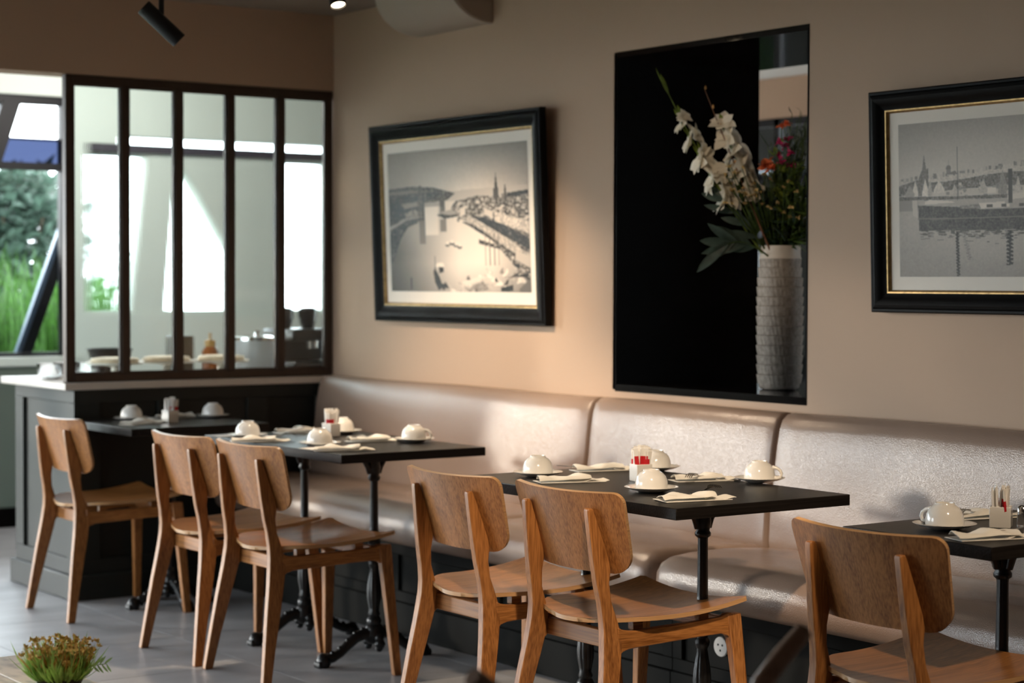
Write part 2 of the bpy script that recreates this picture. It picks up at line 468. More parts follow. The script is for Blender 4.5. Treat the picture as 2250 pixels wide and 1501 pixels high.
# window 1: long steel window with leaning members
yw = YF+.04
m_ = MB().box((W1[0], yw, W1[3]-.045), (W1[1], yw+.06, W1[3])).box((W1[0], yw, W1[2]), (W1[1], yw+.06, W1[2]+.02))
m_.box((W1[0], yw, W1[2]), (W1[0]+.05, yw+.06, W1[3])).box((W1[1]-.03, yw, W1[2]), (W1[1], yw+.06, W1[3]))
w1 = struct(m_.build('window_1', steel_dark))
MB().box((W1[0], yw, 1.915), (W1[1], yw+.06, 1.955)).build('transom', steel_dark, w1)
MB().box((W1[0], yw, 2.078), (W1[1], yw+.05, 2.088)).build('glazing_bar', steel_dark, w1)
MB().box((W1[0], yw+.02, 1.955), (W1[1], yw+.028, 2.078)).build('pane', glass_blue, w1)
MB().box((W1[0], yw+.02, 2.088), (W1[1], yw+.028, W1[3]-.045)).build('pane', glass_clear, w1)
MB().box((W1[0], yw+.02, W1[2]+.02), (W1[1], yw+.028, 1.915)).build('pane', glass_clear, w1)
MB().box((W1[0], yw+.02, .06), (-1.60, yw+.028, W1[2])).build('pane', glass_clear, w1)  # unseen low glazing, added to let light onto the left floor
for k in range(6):
    dx = -.95*k
    slanted(MB(), (-.63+dx, 1.92), (-.51+dx, 2.28), .10, yw-.01, yw+.07).build('mullion', steel_dark, w1)
    b = slanted(MB(), (-.405+dx, .92), (-.115+dx, 1.70 if k == 0 else 1.92), .075, yw+.09, yw+.15)
    b.build('brace', steel_dark, w1)
    slanted(MB(), (-.447+dx, .92), (-.157+dx, 1.70 if k == 0 else 1.92), .03, yw+.08, yw+.12).build('brace_edge', blue_steel, w1)
# window 2 behind the reeded screen: leaning broad posts
m_ = MB().box((W2[0], yw, W2[2]), (W2[1], yw+.05, W2[2]+.02)).box((W2[0], yw, W2[3]-.02), (W2[1], yw+.05, W2[3]))
w2 = struct(m_.build('window_2', rear_wall_m))
m_ = MB().prism([(.155, 1.13), (.385, 1.13), (.46, 2.03), (.255, 2.03)], 1, yw-.02, yw+.10)
m_.build('post', rear_wall_m, w2)
m_ = MB().prism([(.78, 1.13), (1.10, 1.13), (1.10, 2.03), (.43, 2.03), (.78, 1.47)], 1, yw-.02, yw+.10)
m_.build('post', rear_wall_m, w2)
MB().box((W2[0], yw+.02, W2[2]), (W2[1], yw+.028, W2[3])).build('pane', glass_clear, w2)
MB().box((STRIP[0], yw+.02, STRIP[2]), (STRIP[1], yw+.028, STRIP[3])).build('pane', glass_clear, w2)
# left window of the room
m_ = MB().box((XL-.07, LW0, LZ0), (XL-.02, LW1, LZ0+.05)).box((XL-.07, LW0, LZ1-.05), (XL-.02, LW1, LZ1))
w4 = struct(m_.build('window_4', steel_dark))
for k in range(7):
    y_ = LW0+(LW1-LW0-.05)*k/6
    MB().box((XL-.07, y_, LZ0), (XL-.02, y_+.05, LZ1)).build('mullion', steel_dark, w4)
MB().box((XL-.05, LW0, LZ0), (XL-.043, LW1, LZ1)).build('pane', glass_clear, w4)

# room beyond the niche
W3 = (7.0, 8.35, .55, 2.19)
W5 = (.6, 3.4, .55, 2.19)
m_ = MB().box((XB, Y0, 0), (XB+.12, W5[0], ZC)).box((XB, W5[1], 0), (XB+.12, W3[0], ZC)).box((XB, W5[0], 0), (XB+.12, W5[1], W5[2])).box((XB, W5[0], W5[3]), (XB+.12, W5[1], ZC)).box((XB, W3[1], 0), (XB+.12, YF, ZC)).box((XB, W3[0], 0), (XB+.12, W3[1], W3[2])).box((XB, W3[0], W3[3]), (XB+.12, W3[1], ZC))
struct(m_.build('wall_beyond', wall_paint))
struct(MB().prism([(XB, 2.39), (XB-.03, 2.39), (XB-.075, 2.45), (XB-.10, 2.50), (XB, 2.50)], 1, Y0, YF).build('trim_3', white_paint)) if False else \
    struct(MB().sections([[(XB, y, 2.40), (XB-.03, y, 2.40), (XB-.075, y, 2.45), (XB-.10, y, 2.50), (XB, y, 2.50)] for y in (Y0, YF)]).build('trim_3', white_paint))
m_ = MB()
for a, b in ((W3[0], W3[0]+.04), (W3[1]-.04, W3[1]), (7.66, 7.70)): m_.box((XB+.03, a, W3[2]), (XB+.07, b, W3[3]))
m_.box((XB+.03, W3[0], W3[2]), (XB+.07, W3[1], W3[2]+.04)).box((XB+.03, W3[0], W3[3]-.04), (XB+.07, W3[1], W3[3]))
w3 = struct(m_.build('window_3', steel_dark))
MB().box((XB+.045, W3[0], 1.55), (XB+.052, W3[1], W3[3])).build('pane', glass_clear, w3)
MB().box((XB+.045, W3[0], 1.15), (XB+.052, W3[1], 1.55)).build('pane', glass_blue, w3)
MB().box((XB+.045, W3[0], W3[2]), (XB+.052, W3[1], 1.15)).build('pane', glass_clear, w3)
MB().box((XB+.03, W3[0], 1.53), (XB+.07, W3[1], 1.56)).build('transom', steel_dark, w3)
w5 = struct(MB().box((XB+.03, W5[0], W5[2]), (XB+.07, W5[1], W5[2]+.04)).box((XB+.03, W5[0], W5[3]-.04), (XB+.07, W5[1], W5[3])).build('added_window', steel_dark))  # window added out of view to light the room beyond the niche
MB().box((XB+.045, W5[0], W5[2]), (XB+.052, W5[1], W5[3])).build('pane', glass_clear, w5)

# niche lining in black lacquer
ND = .69
struct(MB().box((0.0, NY1, NZ0-.02), (ND, NY1+.02, NZ1+.02)).build('trim_5', black_sat))
struct(MB().box((-.002, NY0-.006, NZ0-.006), (.02, NY0, NZ1+.006)).box((.02, NY0-.02, NZ0), (ND, NY0, NZ1)).build('trim_6', black_sat))
struct(MB().box((-.002, NY0-.006, NZ1), (ND, NY1+.004, NZ1+.02)).build('trim_7', black_gloss))
struct(MB().box((-.002, NY0-.006, NZ0-.025), (ND, NY1+.004, NZ0)).build('trim_8', black_gloss))
struct(MB().box((-.002, NY1-.001, NZ0-.004), (.0, NY1+.003, NZ1+.004)).build('trim_9', black_sat))

# ------------------------------------------------------------------ outside
struct(MB().box((-14, YF+.2, -.15), (.9, 30, -.02)).build('ground', soil_m))
struct(MB().box((.9, YF+.2, -.15), (40, 60, -.02)).box((XB+.3, Y0-5, -.15), (40, YF+.2, -.02)).build('terrace', terrace_m))
struct(MB().box((-30, -10, -.15), (XL-.2, 30, -.02)).build('lawn', soil_m))

def grass_clump(name, cx, cy, rx, ry, n, h, label, mat_, group):
    mb = MB()
    for _ in range(n):
        x = cx + random.uniform(-rx, rx); y = cy + random.uniform(-ry, ry)
        a = random.uniform(0, 6.28); l = h*random.uniform(.6, 1.1)
        mb.leaf((x, y, -.03), (math.cos(a)*.25, math.sin(a)*.25, 1), (math.cos(a), math.sin(a), .1), l, .026, random.uniform(.05, .45), 4)
    o = mb.build(name, mat_, smooth=180, solid=True)
    return tag(o, label, 'grass', group, 'stuff')
for k in range(4):
    grass_clump('tall_grass', -1.9+k*.75, 11.2+.05*k, .36, .45, 800, 1.36, 'long bright green grass growing just outside the window left of the screen', grass_m, 'long grass outside the window')
def shrub(name, cx, cy, R, H, n, mat_, label, flowers=None):
    t = thing(name, (cx, cy, -.03), label, 'shrub')
    st = MB()
    for k in range(7):
        a = k*.9; st.tube([(0, 0, 0), (math.cos(a)*R*.3, math.sin(a)*R*.3, H*.45), (math.cos(a)*R*.6, math.sin(a)*R*.6, H*.85)], [.03, .018, .006], 5)
    st.build('stem', bark_m, t, smooth=60)
    mb = MB(); fl_ = MB()
    for _ in range(n):
        a = random.uniform(0, 6.28); z = H*random.uniform(.04, 1)**.8; rr = R*math.sqrt(random.uniform(.1, 1))*(1.05-.45*(z/H)**2)
        p = (rr*math.cos(a), rr*math.sin(a), z)
        mb.leaf(p, (random.uniform(-1, 1), random.uniform(-1, 1), random.uniform(-.3, 1)), (random.uniform(-1, 1), random.uniform(-1, 1), 1), random.uniform(.09, .20), random.uniform(.05, .09), .25, 2)
        if flowers and random.random() < .03 and z > .6*H:
            for q in range(5):
                fl_.leaf((p[0], p[1], z), (random.uniform(-1, 1), random.uniform(-1, 1), 1), (0, 0, 1), .07, .04, .1, 2)
    mb.build('foliage', mat_, t, smooth=180, solid=True)
    if flowers: fl_.build('blossom', purple_m, t, smooth=180, solid=True)
    return t
shrub('garden_shrub', -.75, 13.2, .74, 2.05, 3600, hedge_m, 'dark green bushy shrub outside the window, left of a blue-green one', True)
shrub('garden_shrub', .62, 13.4, .62, 2.10, 3400, hedge2_m, 'blue-green shrub outside the window beside the screen post')
shrub('garden_shrub', -.05, 15.6, .95, 2.25, 3600, hedge_m, 'hazy dark shrub at the back of the garden outside the window', True)
shrub('garden_shrub', 1.85, 15.8, .8, 2.2, 1800, hedge2_m, 'pale shrub at the back of the garden, beside the terrace')

# ------------------------------------------------------------------ service counter and screen
CX0, CY1 = -1.222, 8.26
t = thing('service_counter', (0, 0, 0), 'dark green panelled service counter standing under the glazed screen', 'counter')
MB().box((CX0, YP-.022, .10), (-.001, CY1-.03, .865)).build('body', dark_green, t)
MB().box((CX0-.030, YP-.047, 0), (-.001, CY1, .105)).build('plinth', dark_green, t, bevel=.006)
# stiles and rails proud of the panels
yf = YP-.022
for (a, b) in ((CX0, CX0+.10), (-.86, -.76), (-.44, -.34), (-.10, -.001)):
    MB().box((a, yf-.014, .17), (b, yf, .815)).build('stile', dark_green, t, bevel=.002)
MB().box((CX0, yf-.014, .815), (-.001, yf, .868)).build('rail', dark_green, t, bevel=.002)
MB().box((CX0, yf-.014, .105), (-.001, yf, .17)).build('rail', dark_green, t, bevel=.002)
for (a, b) in ((yf-.014, yf+.07), (CY1-.12, CY1-.03)):
    MB().box((CX0-.014, a, .17), (CX0, b, .815)).build('stile', dark_green, t, bevel=.002)
MB().box((CX0-.014, yf-.014, .815), (CX0, CY1-.03, .868)).build('rail', dark_green, t, bevel=.002)
MB().box((CX0-.014, yf-.014, .105), (CX0, CY1-.03, .17)).build('rail', dark_green, t, bevel=.002)
wt = MB().box((-1.280, YP-.050, .870), (-.001, CY1+.03, .900)).build('worktop', stone_top, bevel=.003)
tag(wt, 'pale stone worktop lying on the dark green service counter', 'worktop')

t = thing('glazed_screen', (0, 0, 0), 'bronze framed screen of five reeded glass panes standing on the pale worktop', 'screen')
SX0, SX1, SZ0, SZ1 = -1.262, -.006, .9005, 2.163
fw = .034
ys0, ys1 = YP-.02, YP+.02
MB().box((SX0, ys0, SZ0), (SX0+fw, ys1, SZ1)).build('stile', bronze, t, bevel=.003)
MB().box((SX1-fw, ys0, SZ0), (SX1, ys1, SZ1)).build('stile', bronze, t, bevel=.003)
MB().box((SX0+fw, ys0, SZ1-.038), (SX1-fw, ys1, SZ1)).build('rail', bronze, t, bevel=.003)
MB().box((SX0+fw, ys0, SZ0), (SX1-fw, ys1, SZ0+.034)).build('rail', bronze, t, bevel=.003)
pit = (SX1-SX0-fw)/5
for k in range(1, 5):
    xc = SX0+fw/2+pit*k
    MB().box((xc-.016, ys0-.004, SZ0+.034), (xc+.016, ys1+.004, SZ1-.038)).build('mullion', bronze, t, bevel=.003)
reed = None
for k in range(5):
    xa = SX0+fw/2+pit*k
    pw = pit-.034
    if reed is None:
        n = 26*8+1
        secs_f = []; vs = []; fs = []
        z0, z1 = SZ0+.03, SZ1-.034
        for i in range(n):
            x = pw*i/(n-1); ph = (i % 8)/8*2*math.pi
            yb = -.0030 - .00006*(.5-.5*math.cos(ph))
            vs += [(x, yb, z0), (x, yb, z1), (x, .003, z0), (x, .003, z1)]
        for i in range(n-1):
            a = i*4; b = a+4
            fs += [(a, b, b+1, a+1), (a+3, b+3, b+2, a+2), (a+1, b+1, b+3, a+3), (a, a+2, b+2, b)]
        fs += [(0, 1, 3, 2), (a+4, a+6, a+7, a+5)]
        reed = MB().add(vs, fs).build('pane', glass_reed, t, smooth=50, loc=(xa+.017, YP, 0))
    else:
        o = bpy.data.objects.new('pane', reed.data); COL.objects.link(o); o.parent = t; o.location = (xa+.017, YP, 0)
    m_ = MB()
    for (a, b, c, d) in ((xa+.017, SZ0+.034, xa+.024, SZ1-.038), (xa+pit-.024, SZ0+.034, xa+pit-.017, SZ1-.038), (xa+.024, SZ0+.034, xa+pit-.024, SZ0+.042), (xa+.024, SZ1-.046, xa+pit-.024, SZ1-.038)):
        m_.box((a, ys0+.004, b), (c, ys0+.012, d))
    m_.build('glazing_bead', bronze, t)

# things on the worktop
ZW = .9005
def glass_bowl(x, y, label):
    pr = [(.0, .004), (.030, .004), (.050, .020), (.056, .064), (.0585, .066), (.0585, .063), (.053, .018), (.032, .0), (0, 0)]
    o = MB().lathe(pr, 28).build('glass_bowl', glass_ware, smooth=60, loc=(x, y, ZW))
    return tag(o, label, 'bowl', 'glass bowls on the worktop end')
glass_bowl(-1.195, 7.93, 'clear glass bowl on the worktop end, leftmost of the three')
glass_bowl(-1.095, 8.00, 'clear glass bowl on the worktop end, middle of the three')
glass_bowl(-1.000, 8.07, 'clear glass bowl on the worktop end, closest to the screen post')
tray_m = mat('pale_tray', (.82, .78, .70), .4)
loaf_m = mat('pale_pastry', (.72, .58, .40), .6, var=.25, scale=(20, 20, 20))
def cake_stand(x, y, label):
    t = thing('cake_stand', (x, y, ZW), label, 'cake stand', 'pale round stands behind the screen')
    MB().lathe([(0, 0), (.055, 0), (.057, .006), (.02, .016), (.014, .05), (.05, .058), (.118, .062), (.122, .072), (.117, .070), (0, .068)], 36).build('stand', tray_m, t, smooth=50)
    MB().lathe([(0, .0685), (.10, .0685), (.104, .078), (.098, .088), (.07, .092), (0, .093)], 30).build('pastry', loaf_m, t, smooth=50)
cake_stand(-.96, 7.80, 'pale round cake stand seen through the first glass pane from left')
cake_stand(-.69, 7.86, 'pale round cake stand seen through the second glass pane from left')
cake_stand(-.44, 7.83, 'pale round cake stand seen through the third glass pane from left')
o = MB().lathe([(0, 0), (.05, 0), (.055, .01), (.075, .05), (.10, .12), (.097, .12), (.07, .05), (.05, .012), (0, .012)], 30).build('dark_bowl', black_plastic, smooth=50, loc=(-.86, 8.08, ZW))
tag(o, 'black flared bowl behind the first glass pane of the screen', 'bowl')
t = thing('syrup_jar', (-.40, 8.02, ZW), 'amber jar with a dark pump lid behind the third glass pane', 'jar')
MB().lathe([(0, 0), (.035, 0), (.037, .01), (.037, .10), (.022, .125), (.0, .125)], 24).build('jar_body', mat('amber_glass', (.42, .13, .03), .1, trans=.3), t, smooth=50)
MB().lathe([(0, .124), (.024, .124), (.024, .15), (.006, .155), (.006, .185), (0, .185)], 18).build('lid', mat('mustard_lid', (.45, .26, .06), .4), t, smooth=50)
o = MB().box((-.53, 8.12, ZW), (-.43, 8.22, ZW+.17)).build('dark_box', mat('olive_box', (.06, .06, .045), .5), bevel=.008)
tag(o, 'small dark box beside the amber jar behind the screen', 'box')
t = thing('glass_canister', (-.20, 7.95, ZW), 'large clear canister with a chrome lid behind the fourth glass pane', 'canister')
MB().lathe([(0, .0), (.098, 0), (.10, .006), (.10, .15), (.096, .15), (.096, .008), (0, .008)], 36).build('canister_body', mat('frosted_container', (.75, .78, .80), .25, trans=.55), t, smooth=50)
MB().lathe([(0, .151), (.104, .151), (.104, .165), (.05, .175), (.012, .178), (.014, .195), (0, .197)], 30).build('lid', chrome, t, smooth=40)
t = thing('coffee_machine', (.02, 8.0, ZW), 'black coffee machine with two bean hoppers behind the fifth glass pane', 'coffee machine')
MB().box((-.085, -.16, .0), (.16, .16, .05)).build('base', black_plastic, t, bevel=.012)
MB().box((-.085, .0, .05), (.16, .16, .20)).build('body', black_plastic, t, bevel=.015)
MB().box((-.085, -.15, .145), (.16, .0, .20)).build('head', black_plastic, t, bevel=.015)
for xx in (-.025, .10):
    MB().lathe([(.0, .2), (.030, .2), (.045, .26), (.045, .285), (.03, .295), (0, .297)], 20, (xx, .05, 0)).build('hopper', mat('smoked_plastic', (.02, .022, .03), .15), t, smooth=50)
MB().tube([(.03, -.09, .145), (.03, -.09, .11)], [.012, .008], 10).tube([(.06, -.09, .145), (.06, -.09, .11)], [.012, .008], 10).build('spout', chrome, t, smooth=50)

# ------------------------------------------------------------------ banquette bench
def cushion_back(y0, y1):
    """upholstered back: profile in x,z swept along y with rounded ends"""
    prof = [(-.003, .46), (-.145, .46), (-.150, .50), (-.143, .60), (-.130, .70), (-.118, .80), (-.108, .855), (-.096, .885), (-.075, .902), (-.05, .906), (-.025, .903), (-.006, .892), (-.003, .87)]
    ys = []
    e = .016
    for q in (0, .12, .3, .55, 1): ys.append((y0+e*q*1.0, .013*(1-q)**2))
    n = 26
    for k in range(1, n): ys.append((y0+e+(y1-y0-2*e)*k/n, 0))
    for q in (1, .55, .3, .12, 0): ys.append((y1-e*q, .013*(1-q)**2))
    secs = []
    for y, d in ys:
        t_ = (y-y0)/(y1-y0)
        bow = .006*math.sin(math.pi*t_)**.5
        ring = []
        for (x, z) in prof:
            wob = .0022*math.sin(y*9+z*7)*(1 if x < -.08 else .3)
            ring.append((x + (d if x < -.02 else 0) - (bow+wob if x < -.06 else 0), y, z - d*.8*(1 if z > .8 else 0) + (.002*math.sin(y*5.1) if z > .85 else 0)))
        secs.append(ring)
    return MB().sections(secs)
def cushion_seat(y0, y1):
    prof = [(-.10, .352), (-.585, .352), (-.612, .358), (-.626, .375), (-.634, .41), (-.630, .445), (-.612, .472), (-.575, .488), (-.50, .494), (-.38, .494), (-.26, .488), (-.16, .480), (-.10, .476)]
    ys = []
    e = .05
    for q in (0, .05, .15, .3, .55, 1): ys.append((y0+e*q, .035*(1-q)**2.2))
    n = 26
    for k in range(1, n): ys.append((y0+e+(y1-y0-2*e)*k/n, 0))
    for q in (1, .55, .3, .15, .05, 0): ys.append((y1-e*q, .035*(1-q)**2.2))
    secs = []
    for y, d in ys:
        t_ = (y-y0)/(y1-y0); bow = .008*max(0, math.sin(math.pi*t_))**.6
        ring = []
        for (x, z) in prof:
            top = max(0, (z-.40)/.09)
            ring.append((x + (d if x < -.5 else 0), y, z - d*.7*top + bow*top + .0015*math.sin(y*8+x*11)*top))
        secs.append(ring)
    return MB().sections(secs)
JY = [7.560, 5.578, 4.606, 2.55]
LBL = ['pale taupe leather bench section in the corner, longest one beside the dark counter', 'short middle section of the taupe leather bench below the black niche', 'taupe leather bench section under the right-hand harbour picture']
bench_objs = []
for k in range(3):
    ya, yb = JY[k+1], JY[k]
    t = thing('banquette_bench', (0, 0, 0), LBL[k], 'bench', 'banquette sections along the wall')
    cushion_back(ya+.002, yb-.002).build('backrest', leather_m, t, smooth=60)
    cushion_seat(ya+.002, yb-.002).build('seat', leather_m, t, smooth=60)
    MB().box((-.525, ya, .0), (-.002, yb, .350)).build('base', bench_base_m, t)
    MB().box((-.545, ya, 0), (-.525, yb, .125)).build('plinth', bench_base_m, t, bevel=.004)
    MB().box((-.540, ya, .300), (-.525, yb, .350)).build('rail', bench_base_m, t, bevel=.003)
    MB().box((-.536, ya, .125), (-.525, yb, .165)).build('rail', bench_base_m, t, bevel=.003)
    n = max(1, round((yb-ya)/.62))
    for q in range(n+1):
        yc = ya+(yb-ya)*q/n
        a, b = max(ya, yc-.045), min(yb, yc+.045)
        MB().box((-.537, a, .165), (-.525, b, .300)).build('stile', bench_base_m, t, bevel=.003)
# wall socket on the bench base
t = thing('wall_socket', (-.5375, 4.375, .235), 'round white power socket on the bench base below the table by the niche', 'socket', rz=0)
def disc_x(r, x0, x1, cy=0, cz=0, seg=28):
    return [(cy+r*math.cos(2*math.pi*k/seg), cz+r*math.sin(2*math.pi*k/seg)) for k in range(seg)]
MB().prism(disc_x(.030, 0, 0), 0, -.008, 0.0).build('cover_plate', socket_white, t, smooth=40, bevel=.002)
for a in (0, 2.1, 4.2):
    MB().prism(disc_x(.0035, 0, 0, .011*math.cos(a+.5), .011*math.sin(a+.5), 12), 0, -.0088, -.0075).build('socket_hole', dark_hole, t)

# ------------------------------------------------------------------ oak chair
def lerp_tab(tab, z):
    for a, b in zip(tab[:-1], tab[1:]):
        if a[0] <= z <= b[0]:
            q = (z-a[0])/(b[0]-a[0]); return [a[i]+(b[i]-a[i])*q for i in range(1, len(a))]
    return list(tab[-1][1:])
REAR = [  # z, x back, x front, y centre, half thickness in y
    (0, -.262, -.232, .211, .0115), (.12, -.247, -.209, .197, .0122), (.25, -.230, -.180, .181, .0128), (.33, -.218, -.163, .170, .0132), (.37, -.213, -.156, .164, .0135), (.42, -.208, -.154, .157, .0135),
    (.455, -.208, -.164, .153, .013), (.50, -.213, -.179, .150, .0125), (.545, -.222, -.182, .146, .0118), (.581, -.227, -.176, .144, .0113), (.611, -.231, -.181, .142, .0108), (.671, -.238, -.201, .139, .0102), (.733, -.2445, -.224, .136, .0098), (.741, -.243, -.228, .136, .0085)]
def rear_leg(s):
    secs = []
    for z, xb, xf, y, h in REAR:
        secs.append([(xb, s*(y-h), z), (xf, s*(y-h), z), (xf, s*(y+h), z), (xb, s*(y+h), z)])
    return MB().sections(secs)
def front_leg(s):
    tab = [(0, .218, .246, .237, .0115), (.20, .205, .240, .214, .0125), (.34, .195, .236, .198, .0135), (.40, .188, .234, .191, .014), (.437, .184, .232, .187, .014)]
    return MB().sections([[(xb, s*(y-h), z), (xf, s*(y-h), z), (xf, s*(y+h), z), (xb, s*(y+h), z)] for z, xb, xf, y, h in tab])
def side_rail(s):
    secs = []
    tab = [(-.165, .352, .432, .163), (-.150, .366, .424, .163), (-.130, .372, .420, .164), (-.10, .374, .419, .166), (.10, .384, .426, .182), (.165, .386, .430, .187), (.185, .380, .436, .189), (.200, .366, .440, .190)]
    for x, za, zb, y in tab:
        secs.append([(x, s*(y-.0105), za), (x, s*(y+.0105), za), (x, s*(y+.0105), zb), (x, s*(y-.0105), zb)])
    return MB().sections(secs)
def cross_rail(x0, x1, hy, za, zb, bow):
    secs = []
    for k in range(9):
        q = -1+2*k/8; xo = -bow*(1-q*q)
        secs.append([(x0+xo, q*hy, za), (x1+xo, q*hy, za), (x1+xo, q*hy, zb), (x0+xo, q*hy, zb)])
    return MB().sections(secs)
def back_pt(a, b):
    """a: 0 bottom..1 top, b: 0..1 across"""
    s_ = a*.222; rb, rtp = .055, .032
    Wd = .212 + (.236-.212)*a
    w = Wd
    if s_ < rb: w = Wd - rb + math.sqrt(max(0, rb*rb-(rb-s_)**2))
    if s_ > .222-rtp: w = Wd - rtp + math.sqrt(max(0, rtp*rtp-(s_-.222+rtp)**2))
    w = max(w, Wd-.06)
    y = (b*2-1)*w
    z0 = .574 - .006*(1-(y/.23)**2)
    z = z0 + s_*.955 + .004*(a-.5)*0
    x = -.170 - .30*(z-.586) + .80*(y*y - .0185)
    return (x, y, z), (1, -1.6*y, .30)
def back_fn(u, v):
    us = [0, .012, .03, .06, .10, .15, .21, .28, .4, .55, .7, .82, .88, .92, .955, .98, .993, 1]
    k = u*(len(us)-1); i = min(int(k), len(us)-2); a = us[i]+(us[i+1]-us[i])*(k-i)
    return back_pt(a, v)
def seat_fn(u, v):
    us = [0, .012, .03, .06, .10, .15, .21, .28, .37, .46, .55, .64, .73, .81, .88, .94, .975, 1]
    k = u*(len(us)-1); i = min(int(k), len(us)-2); a = us[i]+(us[i+1]-us[i])*(k-i)
    x = -.185 + .425*a
    R_ = .115
    Wd = .205 + .020*a
    w = Wd
    d = .425*a
    if d < R_: w = Wd - R_ + math.sqrt(max(0, R_*R_-(R_-d)**2))
    if d > .425-.012: w = Wd - .012 + math.sqrt(max(0, .012**2-(d-.425+.012)**2))
    q = v*2-1; y = q*w
    xo = -.022*(1-q*q)*(1-a)**3
    f = max(0, min(1, a))
    z = .438 + .020*f**2.5 + (.021*(1-f)**1.5 + .019*f*f + .004)*(abs(y)/.225)**2.2 - .003*math.sin(math.pi*f)
    return (x+xo, y, z), (-.05*f, -.25*f*q, 1)
def make_chair():
    t = thing('dining_chair', (0, 0, 0), 'x', 'chair', 'oak dining chairs')
    MB().shell(seat_fn, 18, 25, .0115, 0, 1).build('seat', [oak_x, ply_edge], t, smooth=50)
    MB().shell(back_fn, 18, 25, .0115, 0, 1).build('backrest', [oak_z, ply_edge], t, smooth=50)
    for s in (1, -1): rear_leg(s).build('leg', oak_z, t, bevel=.003)
    for s in (1, -1): front_leg(s).build('leg', oak_z, t, bevel=.003)
    for s in (1, -1): side_rail(s).build('side_rail', oak_x, t, bevel=.0025)
    cross_rail(-.152, -.130, .160, .366, .412, .0).build('back_rail', oak_y, t, bevel=.0025)
    cross_rail(.195, .215, .182, .386, .424, .0).build('front_rail', oak_y, t, bevel=.0025)
    for sx, z0_, z1_ in ((-.09, .418, .446), (.12, .426, .450)):
        for s in (1, -1):
            MB().box((sx-.016, s*.150-.012 if sx < 0 else s*.168-.012, z0_), (sx+.016, s*.150+.012 if sx < 0 else s*.168+.012, z1_-.004)).build('seat_spacer', oak_x, t, bevel=.002)
    return t
CH = [((-1.205, 7.315), 0.0, 'oak dining chair at the small table in front of the dark counter'),
      ((-1.185, 6.275), .01, 'oak dining chair at the second table, nearer the dark counter of its pair'),
      ((-1.175, 5.79), -.01, 'oak dining chair at the second table, nearer the niche table of its pair'),
      ((-1.150, 4.610), .0, 'oak dining chair at the niche table, half hidden behind its neighbour'),
      ((-1.125, 4.100), .0, 'oak dining chair at the niche table with its seat brightly lit'),
      ((-1.095, 3.05), .0, 'oak dining chair nearest the camera, at the table cut by the frame')]
proto = make_chair()
for k, ((x, y), rz, lab) in enumerate(CH):
    o = proto if k == 0 else copy_tree(proto)
    o.location = (x, y, .0005); o.rotation_euler = (0, 0, rz); o['label'] = lab

